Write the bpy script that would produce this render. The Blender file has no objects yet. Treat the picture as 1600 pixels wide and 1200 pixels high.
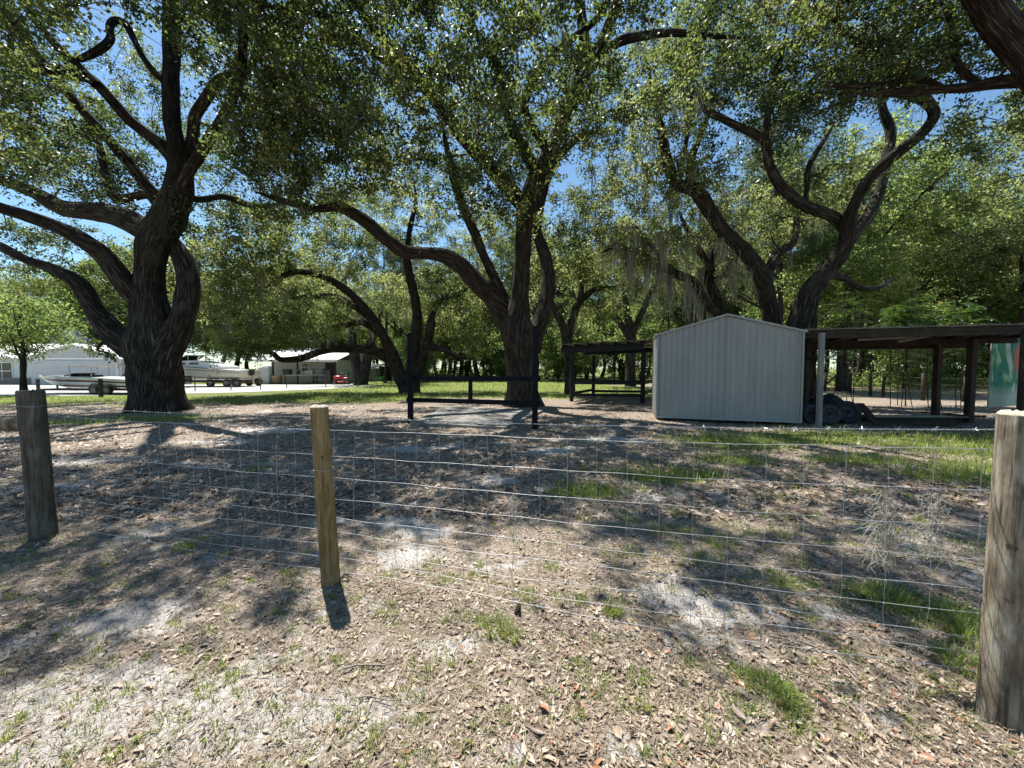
import bpy, bmesh, math, random
import numpy as np
from mathutils import Vector, Matrix

C = bpy.context.scene.collection
R = math.radians
random.seed(7)

# ------------------------------------------------------------------ camera, sky, sun, exposure
F = 581.0
PITCH = math.atan(25.0 / F)
EYE = 1.5
cd = bpy.data.cameras.new('camera')
cam = bpy.data.objects.new('camera', cd)
C.objects.link(cam)
cam.location = (0, 0, EYE)
cam.rotation_euler = (R(90) - PITCH, 0, 0)
cd.sensor_width = 36
cd.lens = 36 * F / 1600
cd.clip_start = 0.05
cd.clip_end = 2000
bpy.context.scene.camera = cam

SUN_EL = R(66)
SUN_DIR = Vector((-0.60, 0.80, 0)).normalized()      # horizontal direction towards the sun
w = bpy.data.worlds.new('World')
bpy.context.scene.world = w
w.use_nodes = True
nt = w.node_tree
nt.nodes.clear()
sk = nt.nodes.new('ShaderNodeTexSky')
sk.sky_type = 'NISHITA'
sk.sun_disc = False
sk.sun_elevation = SUN_EL
sk.sun_rotation = math.atan2(SUN_DIR.x, SUN_DIR.y)
sk.altitude = 20
sk.air_density = 1.0
sk.dust_density = 0.3
sk.ozone_density = 1.0
bg = nt.nodes.new('ShaderNodeBackground')
bg.inputs[1].default_value = 0.075
wo = nt.nodes.new('ShaderNodeOutputWorld')
tn_ = nt.nodes.new('ShaderNodeMix'); tn_.data_type = 'RGBA'; tn_.blend_type = 'MULTIPLY'
tn_.inputs['Factor'].default_value = 1.0
tn_.inputs['B'].default_value = (0.86, 1.06, 1.10, 1)       # clear subtropical blue
nt.links.new(sk.outputs[0], tn_.inputs['A'])
nt.links.new(tn_.outputs['Result'], bg.inputs[0])
nt.links.new(bg.outputs[0], wo.inputs[0])

sd = bpy.data.lights.new('sun', 'SUN')
sd.energy = 5.0
sd.angle = R(0.5)
sd.color = (1.0, 0.955, 0.88)
so = bpy.data.objects.new('sun', sd)
C.objects.link(so)
sv = Vector((SUN_DIR.x * math.cos(SUN_EL), SUN_DIR.y * math.cos(SUN_EL), math.sin(SUN_EL)))
so.rotation_euler = sv.to_track_quat('Z', 'Y').to_euler()
so.location = sv * 60

sc = bpy.context.scene
sc.view_settings.view_transform = 'Standard'
sc.view_settings.look = 'None'
sc.view_settings.gamma = 1
sc.view_settings.use_curve_mapping = False
sc.view_settings.exposure = 1.1
sc.render.engine = 'CYCLES'
sc.cycles.max_bounces = 7
sc.cycles.diffuse_bounces = 4
sc.cycles.transmission_bounces = 4
sc.cycles.glossy_bounces = 2
sc.cycles.caustics_reflective = False
sc.cycles.caustics_refractive = False
sc.cycles.sample_clamp_indirect = 5
sc.cycles.sample_clamp_direct = 6

# ------------------------------------------------------------------ helpers
def at(px, py, Y):
    """point at depth Y seen in that direction"""
    dx = (px - 800) / F
    dy = (600 - py) / F
    y = math.cos(PITCH) + dy * math.sin(PITCH)
    z = -math.sin(PITCH) + dy * math.cos(PITCH)
    return Vector((dx * Y / y, Y, EYE + z * Y / y))

def gp(px, py, z=0.0):
    """point on the ground"""
    dx = (px - 800) / F
    dy = (600 - py) / F
    y = math.cos(PITCH) + dy * math.sin(PITCH)
    zz = -math.sin(PITCH) + dy * math.cos(PITCH)
    t = (z - EYE) / zz
    return Vector((dx * t, y * t, z))

def hash3(ix, iy, iz, seed):
    h = (ix.astype(np.int64) * 374761393 + iy.astype(np.int64) * 668265263 + iz.astype(np.int64) * 2147483647 + seed * 974634777) & 0xFFFFFFFF
    h = ((h ^ (h >> 13)) * 1274126177) & 0xFFFFFFFF
    h = h ^ (h >> 16)
    return (h & 0xFFFF) / 65535.0

def vnoise(p, seed=0):
    p = np.asarray(p, float)
    i = np.floor(p).astype(np.int64)
    f = p - i
    f = f * f * (3 - 2 * f)
    r = 0
    for a in (0, 1):
        wx = f[:, 0] if a else 1 - f[:, 0]
        for b in (0, 1):
            wy = f[:, 1] if b else 1 - f[:, 1]
            for c in (0, 1):
                wz = f[:, 2] if c else 1 - f[:, 2]
                r = r + wx * wy * wz * hash3(i[:, 0] + a, i[:, 1] + b, i[:, 2] + c, seed)
    return r

def fbm2(x, y, s, seed=0, oct=3):
    r = 0; a = 0.5; t = 0
    for k in range(oct):
        q = np.stack([x * s, y * s, np.full_like(x, 0.37 + k)], 1)
        r = r + a * vnoise(q, seed + k); t += a
        a *= 0.5; s *= 2.03
    return r / t

def tag(o, label=None, cat=None, group=None, kind=None):
    if label: o['label'] = label
    if cat: o['category'] = cat
    if group: o['group'] = group
    if kind: o['kind'] = kind
    return o

def empty(name, loc, label=None, cat=None, group=None, rz=0):
    o = bpy.data.objects.new(name, None)
    C.objects.link(o)
    o.location = loc
    o.rotation_euler = (0, 0, rz)
    return tag(o, label, cat, group)

def link(name, me, mat=None, parent=None, smooth=False):
    if mat is not None and len(me.materials) == 0:
        me.materials.append(mat)
    if smooth:
        me.polygons.foreach_set('use_smooth', np.ones(len(me.polygons), bool))
    o = bpy.data.objects.new(name, me)
    C.objects.link(o)
    if parent is not None:
        o.parent = parent
    return o

def np_mesh(name, V, quads=None, tris=None, uv=None, attrs=None):
    """V (n,3); quads (m,4); tris (k,3); uv per vertex; attrs {name: per-vertex float}"""
    me = bpy.data.meshes.new(name)
    V = np.ascontiguousarray(V, np.float32)
    me.vertices.add(len(V))
    me.vertices.foreach_set('co', V.ravel())
    parts = []; sizes = []
    if quads is not None and len(quads):
        parts.append(np.asarray(quads, np.int32).ravel()); sizes.append(np.full(len(quads), 4, np.int32))
    if tris is not None and len(tris):
        parts.append(np.asarray(tris, np.int32).ravel()); sizes.append(np.full(len(tris), 3, np.int32))
    idx = np.concatenate(parts); sz = np.concatenate(sizes)
    me.loops.add(len(idx))
    me.loops.foreach_set('vertex_index', idx)
    me.polygons.add(len(sz))
    st = np.concatenate([[0], np.cumsum(sz)[:-1]]).astype(np.int32)
    me.polygons.foreach_set('loop_start', st)
    try:
        me.polygons.foreach_set('loop_total', sz)
    except Exception:
        pass
    if uv is not None:
        l = me.uv_layers.new(name='UVMap')
        l.data.foreach_set('uv', np.ascontiguousarray(np.asarray(uv, np.float32)[idx]).ravel())
    if attrs:
        for k, v in attrs.items():
            a = me.attributes.new(k, 'FLOAT', 'POINT')
            a.data.foreach_set('value', np.ascontiguousarray(v, np.float32))
    me.update(calc_edges=True)
    return me

class MB:
    """collects simple solids into one mesh"""
    def __init__(s):
        s.bm = bmesh.new()
    def box(s, c, d, rot=None, bevel=0):
        m = Matrix.Translation(Vector(c))
        if rot is not None: m = m @ rot.to_4x4()
        r = bmesh.ops.create_cube(s.bm, size=1, matrix=m @ Matrix.Diagonal((d[0], d[1], d[2], 1)))
        if bevel:
            es = list({e for v in r['verts'] for e in v.link_edges})
            bmesh.ops.bevel(s.bm, geom=es, offset=bevel, segments=1, affect='EDGES')
        return s
    def bar(s, a, b, wd, ht, roll=0):
        a = Vector(a); b = Vector(b)
        d = b - a
        q = d.to_track_quat('X', 'Z')
        rot = q.to_matrix() @ Matrix.Rotation(roll, 3, 'X')
        return s.box((a + b) / 2, (d.length, wd, ht), rot)
    def tube(s, pts, rad, seg=8, cap=True):
        V, Q, _ = tube([tuple(p) for p in pts], rad if hasattr(rad, '__len__') else [rad] * len(pts), seg)
        vs = [s.bm.verts.new(v) for v in V]
        for q in Q: s.bm.faces.new([vs[i] for i in q])
        if cap:
            s.bm.faces.new(vs[:seg][::-1]); s.bm.faces.new(vs[-seg:])
        return s
    def cyl(s, a, b, r, seg=16):
        return s.tube([a, (Vector(a) + Vector(b)) / 2, b], [r, r, r], seg)
    def lathe(s, prof, c=(0, 0, 0), seg=24, axis=None):
        rot = Matrix.Identity(3) if axis is None else Vector(axis).to_track_quat('Z', 'Y').to_matrix()
        rings = []
        for (r, z) in prof:
            rings.append([s.bm.verts.new(Vector(c) + rot @ Vector((r * math.cos(2 * math.pi * k / seg), r * math.sin(2 * math.pi * k / seg), z))) for k in range(seg)])
        for i in range(len(rings) - 1):
            for k in range(seg):
                s.bm.faces.new([rings[i][k], rings[i][(k + 1) % seg], rings[i + 1][(k + 1) % seg], rings[i + 1][k]])
        return s
    def poly(s, pts, th=None):
        vs = [s.bm.verts.new(p) for p in pts]
        f = s.bm.faces.new(vs)
        if th is not None:
            r = bmesh.ops.extrude_face_region(s.bm, geom=[f])
            bmesh.ops.translate(s.bm, verts=[e for e in r['geom'] if isinstance(e, bmesh.types.BMVert)], vec=Vector(th))
        return s
    def build(s, name, mat, parent=None, smooth=False, loc=None):
        bmesh.ops.recalc_face_normals(s.bm, faces=s.bm.faces)
        me = bpy.data.meshes.new(name)
        s.bm.to_mesh(me); s.bm.free()
        o = link(name, me, mat, parent, smooth)
        if loc is not None: o.location = loc
        return o

def catmull(P, n):
    P = np.asarray(P, float)
    if len(P) < 3:
        t = np.linspace(0, 1, n)[:, None]
        return P[0] * (1 - t) + P[-1] * t
    Q = np.vstack([2 * P[0] - P[1], P, 2 * P[-1] - P[-2]])
    m = len(P) - 1
    u = np.linspace(0, m - 1e-6, n)
    i = u.astype(int); f = (u - i)[:, None]
    p0, p1, p2, p3 = Q[i], Q[i + 1], Q[i + 2], Q[i + 3]
    return 0.5 * ((2 * p1) + (-p0 + p2) * f + (2 * p0 - 5 * p1 + 4 * p2 - p3) * f ** 2 + (-p0 + 3 * p1 - 3 * p2 + p3) * f ** 3)

def tube(P, rad, seg):
    P = np.asarray(P, float); rad = np.asarray(rad, float)
    n = len(P)
    T = np.gradient(P, axis=0)
    T /= np.linalg.norm(T, axis=1, keepdims=True) + 1e-9
    N = np.zeros((n, 3))
    a = np.array([1.0, 0, 0]) if abs(T[0, 0]) < 0.8 else np.array([0, 1.0, 0])
    v = a - T[0] * a.dot(T[0]); v /= np.linalg.norm(v)
    N[0] = v
    for i in range(1, n):
        v = N[i - 1] - T[i] * N[i - 1].dot(T[i])
        N[i] = v / (np.linalg.norm(v) + 1e-9)
    B = np.cross(T, N)
    ang = np.linspace(0, 2 * np.pi, seg, endpoint=False)
    V = P[:, None, :] + rad[:, None, None] * (np.cos(ang)[None, :, None] * N[:, None, :] + np.sin(ang)[None, :, None] * B[:, None, :])
    k = np.arange(seg); i = np.arange(n - 1)[:, None]
    Q = np.stack([i * seg + k, i * seg + (k + 1) % seg, (i + 1) * seg + (k + 1) % seg, (i + 1) * seg + k], -1).reshape(-1, 4)
    L = np.concatenate([[0], np.cumsum(np.linalg.norm(np.diff(P, axis=0), axis=1))])
    uv = np.stack([np.broadcast_to(ang[None, :] * rad.max(), (n, seg)), np.broadcast_to(L[:, None], (n, seg))], -1).reshape(-1, 2)
    return V.reshape(-1, 3), Q, uv

# ------------------------------------------------------------------ materials
def new_mat(name):
    m = bpy.data.materials.new(name)
    m.use_nodes = True
    nt = m.node_tree
    b = nt.nodes['Principled BSDF']
    return m, nt, b

def N(nt, t, **kw):
    n = nt.nodes.new(t)
    for k, v in kw.items():
        if k.startswith('i_'):
            n.inputs[k[2:].replace('_', ' ')].default_value = v
        else:
            setattr(n, k, v)
    return n

def ramp(nt, src, stops):
    r = nt.nodes.new('ShaderNodeValToRGB')
    e = r.color_ramp.elements
    while len(e) < len(stops): e.new(0.5)
    for i, (p, c) in enumerate(stops):
        e[i].position = p
        e[i].color = (*c, 1) if len(c) == 3 else c
    nt.links.new(src, r.inputs[0])
    return r.outputs[0]

def noise_mat(name, stops, scale=4, rough=0.8, bump=0.0, stretch=(1, 1, 1), metallic=0, detail=6, coord='Object', bscale=None, spec=0.3, bdist=0.02):
    m, nt, b = new_mat(name)
    tc = N(nt, 'ShaderNodeTexCoord')
    mp = N(nt, 'ShaderNodeMapping')
    mp.inputs['Scale'].default_value = stretch
    nt.links.new(tc.outputs[coord], mp.inputs[0])
    nz = N(nt, 'ShaderNodeTexNoise')
    nz.inputs['Scale'].default_value = scale
    nz.inputs['Detail'].default_value = detail
    nz.inputs['Roughness'].default_value = 0.62
    nt.links.new(mp.outputs[0], nz.inputs['Vector'])
    nt.links.new(ramp(nt, nz.outputs['Fac'], stops), b.inputs['Base Color'])
    b.inputs['Roughness'].default_value = rough
    b.inputs['Metallic'].default_value = metallic
    b.inputs['Specular IOR Level'].default_value = spec
    if bump:
        n2 = N(nt, 'ShaderNodeTexNoise')
        n2.inputs['Scale'].default_value = bscale or scale * 3
        n2.inputs['Detail'].default_value = 5
        nt.links.new(mp.outputs[0], n2.inputs['Vector'])
        bp = N(nt, 'ShaderNodeBump')
        bp.inputs['Strength'].default_value = bump
        bp.inputs['Distance'].default_value = bdist
        nt.links.new(n2.outputs['Fac'], bp.inputs['Height'])
        nt.links.new(bp.outputs[0], b.inputs['Normal'])
    return m

def bark_mat(name, dark, light, moss=(0.06, 0.06, 0.048), scale=1.0):
    m, nt, b = new_mat(name)
    uv = N(nt, 'ShaderNodeTexCoord')
    mp = N(nt, 'ShaderNodeMapping')
    mp.inputs['Scale'].default_value = (12 * scale, 1.5 * scale, 1)
    nt.links.new(uv.outputs['UV'], mp.inputs[0])
    nz = N(nt, 'ShaderNodeTexNoise'); nz.inputs['Scale'].default_value = 1.6; nz.inputs['Detail'].default_value = 3
    nt.links.new(mp.outputs[0], nz.inputs['Vector'])
    mx = N(nt, 'ShaderNodeVectorMath', operation='SCALE'); mx.inputs['Scale'].default_value = 1.3
    nt.links.new(nz.outputs['Color'], mx.inputs[0])
    ad = N(nt, 'ShaderNodeVectorMath', operation='ADD')
    nt.links.new(mp.outputs[0], ad.inputs[0]); nt.links.new(mx.outputs[0], ad.inputs[1])
    vo = N(nt, 'ShaderNodeTexVoronoi', feature='DISTANCE_TO_EDGE'); vo.inputs['Scale'].default_value = 1.0
    nt.links.new(ad.outputs[0], vo.inputs['Vector'])
    n2 = N(nt, 'ShaderNodeTexNoise'); n2.inputs['Scale'].default_value = 2.2; n2.inputs['Detail'].default_value = 6
    nt.links.new(uv.outputs['Object'], n2.inputs['Vector'])
    col = ramp(nt, vo.outputs['Distance'], [(0.0, tuple(c * 0.45 for c in dark)), (0.12, dark), (0.5, light)])
    mm = N(nt, 'ShaderNodeMix', data_type='RGBA')
    fac = ramp(nt, n2.outputs['Fac'], [(0.5, (0, 0, 0)), (0.7, (0.65, 0.65, 0.65))])
    nt.links.new(fac, mm.inputs['Factor'])
    nt.links.new(col, mm.inputs['A'])
    mm.inputs['B'].default_value = (*moss, 1)
    nt.links.new(mm.outputs['Result'], b.inputs['Base Color'])
    b.inputs['Roughness'].default_value = 0.95
    b.inputs['Specular IOR Level'].default_value = 0.15
    bp = N(nt, 'ShaderNodeBump'); bp.inputs['Strength'].default_value = 1.0; bp.inputs['Distance'].default_value = 0.05
    hm = N(nt, 'ShaderNodeMath', operation='MINIMUM'); hm.inputs[1].default_value = 0.3
    nt.links.new(vo.outputs['Distance'], hm.inputs[0])
    nt.links.new(hm.outputs[0], bp.inputs['Height'])
    nt.links.new(bp.outputs[0], b.inputs['Normal'])
    return m

def leaf_mat(name, stops, trans, tw=0.42, rough=0.33, spec=0.5):
    m, nt, b = new_mat(name)
    a = N(nt, 'ShaderNodeAttribute', attribute_name='tint')
    nt.links.new(ramp(nt, a.outputs['Fac'], stops), b.inputs['Base Color'])
    b.inputs['Roughness'].default_value = rough
    b.inputs['Specular IOR Level'].default_value = spec
    t = N(nt, 'ShaderNodeBsdfTranslucent')
    nt.links.new(ramp(nt, a.outputs['Fac'], trans), t.inputs['Color'])
    mx = N(nt, 'ShaderNodeMixShader'); mx.inputs[0].default_value = tw
    out = nt.nodes['Material Output']
    nt.links.new(b.outputs[0], mx.inputs[1]); nt.links.new(t.outputs[0], mx.inputs[2])
    nt.links.new(mx.outputs[0], out.inputs['Surface'])
    return m

M = {}
M['bark_grey'] = bark_mat('bark_grey', (0.026, 0.022, 0.018), (0.135, 0.118, 0.096))
M['bark_red'] = bark_mat('bark_red', (0.030, 0.022, 0.017), (0.135, 0.102, 0.080))
M['bark_far'] = bark_mat('bark_far', (0.035, 0.029, 0.024), (0.11, 0.092, 0.076), scale=0.7)
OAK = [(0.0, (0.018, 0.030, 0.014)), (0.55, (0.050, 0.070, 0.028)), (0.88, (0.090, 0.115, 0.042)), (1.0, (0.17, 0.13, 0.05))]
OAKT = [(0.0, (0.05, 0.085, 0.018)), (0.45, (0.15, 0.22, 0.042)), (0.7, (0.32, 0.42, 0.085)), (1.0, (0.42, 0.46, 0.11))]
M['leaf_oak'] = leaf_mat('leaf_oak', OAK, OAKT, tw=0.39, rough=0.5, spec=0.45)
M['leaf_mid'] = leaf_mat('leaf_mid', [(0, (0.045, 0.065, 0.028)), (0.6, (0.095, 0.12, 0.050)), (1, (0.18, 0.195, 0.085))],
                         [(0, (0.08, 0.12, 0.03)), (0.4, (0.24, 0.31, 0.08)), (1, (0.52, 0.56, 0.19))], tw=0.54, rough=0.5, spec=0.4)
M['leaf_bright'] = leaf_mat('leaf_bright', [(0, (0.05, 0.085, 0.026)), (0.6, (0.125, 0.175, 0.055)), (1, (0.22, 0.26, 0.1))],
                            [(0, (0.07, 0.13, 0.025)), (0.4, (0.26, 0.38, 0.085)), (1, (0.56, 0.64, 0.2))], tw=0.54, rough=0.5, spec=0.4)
M['leaf_fern'] = leaf_mat('leaf_fern', [(0, (0.016, 0.04, 0.012)), (0.8, (0.04, 0.08, 0.02)), (1, (0.1, 0.15, 0.03))],
                          [(0, (0.05, 0.13, 0.02)), (1, (0.2, 0.3, 0.04))], tw=0.35)
M['leaf_pine'] = leaf_mat('leaf_pine', [(0, (0.035, 0.06, 0.025)), (1, (0.08, 0.105, 0.045))],
                          [(0, (0.13, 0.2, 0.05)), (1, (0.24, 0.29, 0.09))], tw=0.4)
M['grass'] = leaf_mat('grass', [(0, (0.09, 0.15, 0.025)), (0.5, (0.165, 0.225, 0.045)), (0.85, (0.25, 0.285, 0.08)), (1, (0.33, 0.27, 0.15))],
                      [(0, (0.26, 0.40, 0.05)), (1, (0.52, 0.56, 0.15))], tw=0.45, rough=0.4, spec=0.4)
M['straw'] = leaf_mat('straw', [(0, (0.11, 0.085, 0.058)), (0.5, (0.25, 0.20, 0.14)), (1, (0.40, 0.345, 0.25))],
                      [(0, (0.1, 0.07, 0.04)), (1, (0.2, 0.15, 0.08))], tw=0.12, rough=0.6, spec=0.25)
M['litter'] = leaf_mat('litter', [(0, (0.065, 0.043, 0.03)), (0.25, (0.16, 0.11, 0.078)), (0.5, (0.30, 0.225, 0.165)), (0.78, (0.43, 0.345, 0.265)), (0.9, (0.52, 0.445, 0.36)), (1, (0.34, 0.17, 0.095))],
                       [(0, (0.08, 0.05, 0.03)), (1, (0.2, 0.13, 0.08))], tw=0.1, rough=0.45, spec=0.4)
M['moss'] = leaf_mat('moss', [(0, (0.22, 0.225, 0.18)), (1, (0.44, 0.435, 0.37))], [(0, (0.2, 0.2, 0.15)), (1, (0.36, 0.35, 0.27))], tw=0.4, rough=0.8, spec=0.1)

def ground_mat():
    m, nt, b = new_mat('ground')
    tc = N(nt, 'ShaderNodeTexCoord')
    def noise(scale, detail=4, rough=0.6):
        n = N(nt, 'ShaderNodeTexNoise'); n.inputs['Scale'].default_value = scale; n.inputs['Detail'].default_value = detail
        n.inputs['Roughness'].default_value = rough
        nt.links.new(tc.outputs['Object'], n.inputs['Vector'])
        return n.outputs['Fac']
    vo = N(nt, 'ShaderNodeTexVoronoi'); vo.inputs['Scale'].default_value = 48; vo.inputs['Randomness'].default_value = 1
    nt.links.new(tc.outputs['Object'], vo.inputs['Vector'])
    cell = N(nt, 'ShaderNodeSeparateColor'); nt.links.new(vo.outputs['Color'], cell.inputs[0])
    lit = ramp(nt, cell.outputs[0], [(0.0, (0.085, 0.062, 0.046)), (0.35, (0.19, 0.145, 0.11)), (0.7, (0.30, 0.242, 0.19)), (1.0, (0.43, 0.365, 0.295))])
    fine = ramp(nt, noise(70, 5, 0.7), [(0.3, (0.12, 0.096, 0.076)), (0.7, (0.40, 0.345, 0.285))])
    mx = N(nt, 'ShaderNodeMix', data_type='RGBA'); mx.inputs['Factor'].default_value = 0.45
    nt.links.new(lit, mx.inputs['A']); nt.links.new(fine, mx.inputs['B'])
    # sand
    sa = N(nt, 'ShaderNodeAttribute', attribute_name='sand')
    sn = N(nt, 'ShaderNodeMath', operation='MULTIPLY_ADD')
    nt.links.new(noise(9, 6, 0.7), sn.inputs[0]); sn.inputs[1].default_value = 1.3
    s2 = N(nt, 'ShaderNodeMath', operation='ADD'); s2.inputs[1].default_value = -0.65
    nt.links.new(sa.outputs['Fac'], s2.inputs[0]); nt.links.new(s2.outputs[0], sn.inputs[2])
    sf = ramp(nt, sn.outputs[0], [(0.42, (0, 0, 0)), (0.62, (1, 1, 1))])
    sandc = ramp(nt, noise(60, 6, 0.75), [(0.32, (0.27, 0.245, 0.225)), (0.55, (0.47, 0.445, 0.42)), (0.75, (0.6, 0.575, 0.55))])
    m2 = N(nt, 'ShaderNodeMix', data_type='RGBA')
    nt.links.new(sf, m2.inputs['Factor']); nt.links.new(mx.outputs['Result'], m2.inputs['A']); nt.links.new(sandc, m2.inputs['B'])
    # grass
    ga = N(nt, 'ShaderNodeAttribute', attribute_name='turf')
    g2 = N(nt, 'ShaderNodeMath', operation='MULTIPLY_ADD'); g2.inputs[1].default_value = 1.0
    g3 = N(nt, 'ShaderNodeMath', operation='ADD'); g3.inputs[1].default_value = -0.5
    nt.links.new(ga.outputs['Fac'], g3.inputs[0])
    nt.links.new(noise(3, 6, 0.7), g2.inputs[0]); nt.links.new(g3.outputs[0], g2.inputs[2])
    gf = ramp(nt, g2.outputs[0], [(0.4, (0, 0, 0)), (0.65, (0.85, 0.85, 0.85))])
    gc = ramp(nt, noise(1.1, 8, 0.8), [(0.3, (0.075, 0.11, 0.022)), (0.55, (0.14, 0.18, 0.038)), (0.7, (0.24, 0.22, 0.085)), (0.8, (0.27, 0.215, 0.13))])
    m3 = N(nt, 'ShaderNodeMix', data_type='RGBA')
    nt.links.new(gf, m3.inputs['Factor']); nt.links.new(m2.outputs['Result'], m3.inputs['A']); nt.links.new(gc, m3.inputs['B'])
    nt.links.new(m3.outputs['Result'], b.inputs['Base Color'])
    b.inputs['Roughness'].default_value = 0.95
    b.inputs['Specular IOR Level'].default_value = 0.15
    bp = N(nt, 'ShaderNodeBump'); bp.inputs['Strength'].default_value = 0.8; bp.inputs['Distance'].default_value = 0.02
    h = N(nt, 'ShaderNodeMath', operation='ADD')
    nt.links.new(noise(55, 6, 0.75), h.inputs[0]); nt.links.new(cell.outputs[1], h.inputs[1])
    nt.links.new(h.outputs[0], bp.inputs['Height'])
    nt.links.new(bp.outputs[0], b.inputs['Normal'])
    return m
M['ground'] = ground_mat()

M['post_grey'] = noise_mat('post_grey', [(0.32, (0.08, 0.064, 0.045)), (0.45, (0.17, 0.145, 0.11)), (0.55, (0.26, 0.225, 0.175)), (0.68, (0.40, 0.36, 0.295))], 7, 0.9, 0.5, (1.6, 1.6, 0.22), bdist=0.01)
M['post_dark'] = noise_mat('post_dark', [(0.3, (0.045, 0.042, 0.034)), (0.5, (0.085, 0.08, 0.064)), (0.7, (0.15, 0.14, 0.115))], 9, 0.9, 0.5, (1.6, 1.6, 0.22), bdist=0.01)
M['post_tan'] = noise_mat('post_tan', [(0.3, (0.13, 0.085, 0.035)), (0.5, (0.24, 0.17, 0.075)), (0.72, (0.34, 0.26, 0.13))], 12, 0.85, 0.5, (1.8, 1.8, 0.16), bdist=0.008)
M['post_top'] = noise_mat('post_top', [(0.3, (0.28, 0.24, 0.18)), (0.7, (0.5, 0.45, 0.36))], 30, 0.9, 0.4)
M['knot'] = noise_mat('knot', [(0.3, (0.05, 0.038, 0.026)), (0.7, (0.13, 0.10, 0.07))], 60, 0.9, 0.4)
M['wire'] = noise_mat('wire', [(0.3, (0.28, 0.285, 0.29)), (0.7, (0.48, 0.485, 0.49))], 20, 0.45, metallic=0.55, spec=0.5)
M['black_wood'] = noise_mat('black_wood', [(0.3, (0.006, 0.006, 0.007)), (0.7, (0.016, 0.016, 0.018))], 8, 0.6, 0.3, (1, 1, 1))
M['navy_paint'] = noise_mat('navy_paint', [(0.3, (0.005, 0.005, 0.008)), (0.7, (0.010, 0.010, 0.014))], 8, 0.7, 0.25, spec=0.15)
M['old_wood'] = noise_mat('old_wood', [(0.3, (0.022, 0.016, 0.012)), (0.7, (0.065, 0.046, 0.033))], 7, 0.85, 0.4, (1, 1, 0.3))
M['grey_wood'] = noise_mat('grey_wood', [(0.3, (0.16, 0.155, 0.145)), (0.7, (0.30, 0.29, 0.27))], 7, 0.85, 0.4, (1.4, 1.4, 0.2))
M['pale_wood'] = noise_mat('pale_wood', [(0.3, (0.38, 0.3, 0.2)), (0.7, (0.55, 0.46, 0.33))], 7, 0.8, 0.3)
M['shed_metal'] = noise_mat('shed_metal', [(0.25, (0.25, 0.248, 0.23)), (0.5, (0.32, 0.315, 0.292)), (0.75, (0.36, 0.352, 0.325))], 1.6, 0.55, 0.04, (1.0, 1.0, 0.3), spec=0.4)
M['trim_metal'] = noise_mat('trim_metal', [(0.3, (0.26, 0.25, 0.23)), (0.7, (0.38, 0.37, 0.345))], 8, 0.5, 0.1, spec=0.4)
M['roof_rust'] = noise_mat('roof_rust', [(0.3, (0.10, 0.08, 0.06)), (0.55, (0.2, 0.185, 0.165)), (0.75, (0.31, 0.3, 0.28))], 3, 0.75, 0.2)
M['roof_white'] = noise_mat('roof_white', [(0.3, (0.6, 0.62, 0.63)), (0.7, (0.76, 0.77, 0.77))], 3, 0.5, 0.05)
M['concrete'] = noise_mat('concrete', [(0.3, (0.13, 0.122, 0.11)), (0.7, (0.25, 0.24, 0.222))], 5, 0.9, 0.3)
M['drive'] = noise_mat('drive', [(0.3, (0.30, 0.29, 0.275)), (0.7, (0.42, 0.41, 0.39))], 4, 0.9, 0.2)
M['siding_white'] = noise_mat('siding_white', [(0.3, (0.44, 0.45, 0.45)), (0.7, (0.52, 0.53, 0.53))], 3, 0.6)
M['siding_cream'] = noise_mat('siding_cream', [(0.3, (0.42, 0.41, 0.36)), (0.7, (0.52, 0.5, 0.45))], 3, 0.7)
M['siding_green'] = noise_mat('siding_green', [(0.3, (0.48, 0.53, 0.5)), (0.7, (0.56, 0.61, 0.58))], 3, 0.7)
M['white_paint'] = noise_mat('white_paint', [(0.3, (0.72, 0.72, 0.72)), (0.7, (0.8, 0.8, 0.8))], 5, 0.45)
M['dark_glass'] = noise_mat('dark_glass', [(0.3, (0.012, 0.014, 0.016)), (0.7, (0.03, 0.033, 0.036))], 3, 0.08, spec=0.6)
M['gelcoat'] = noise_mat('gelcoat', [(0.3, (0.58, 0.58, 0.57)), (0.7, (0.66, 0.66, 0.65))], 3, 0.2, spec=0.6)
M['cream_coat'] = noise_mat('cream_coat', [(0.3, (0.48, 0.45, 0.37)), (0.7, (0.56, 0.53, 0.44))], 3, 0.25, spec=0.6)
M['maroon'] = noise_mat('maroon', [(0.3, (0.09, 0.03, 0.03)), (0.7, (0.16, 0.06, 0.055))], 3, 0.3)
M['rubber'] = noise_mat('rubber', [(0.3, (0.014, 0.014, 0.015)), (0.7, (0.035, 0.035, 0.036))], 12, 0.8, 0.2)
M['tyre_dusty'] = noise_mat('tyre_dusty', [(0.3, (0.02, 0.021, 0.024)), (0.7, (0.06, 0.064, 0.07))], 9, 0.85, 0.3)
M['steel'] = noise_mat('steel', [(0.3, (0.35, 0.35, 0.35)), (0.7, (0.55, 0.55, 0.55))], 8, 0.4, metallic=0.6)
M['rim_grey'] = noise_mat('rim_grey', [(0.3, (0.10, 0.10, 0.10)), (0.7, (0.2, 0.2, 0.2))], 8, 0.5, metallic=0.3)
M['black_metal'] = noise_mat('black_metal', [(0.3, (0.015, 0.015, 0.015)), (0.7, (0.04, 0.04, 0.04))], 8, 0.5)
M['red_paint'] = noise_mat('red_paint', [(0.3, (0.32, 0.02, 0.025)), (0.7, (0.45, 0.035, 0.04))], 6, 0.3, spec=0.5)
M['green_paint'] = noise_mat('green_paint', [(0.3, (0.03, 0.14, 0.06)), (0.7, (0.06, 0.22, 0.1))], 6, 0.4)
M['terracotta'] = noise_mat('terracotta', [(0.3, (0.33, 0.24, 0.16)), (0.7, (0.45, 0.34, 0.24))], 6, 0.8)
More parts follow.
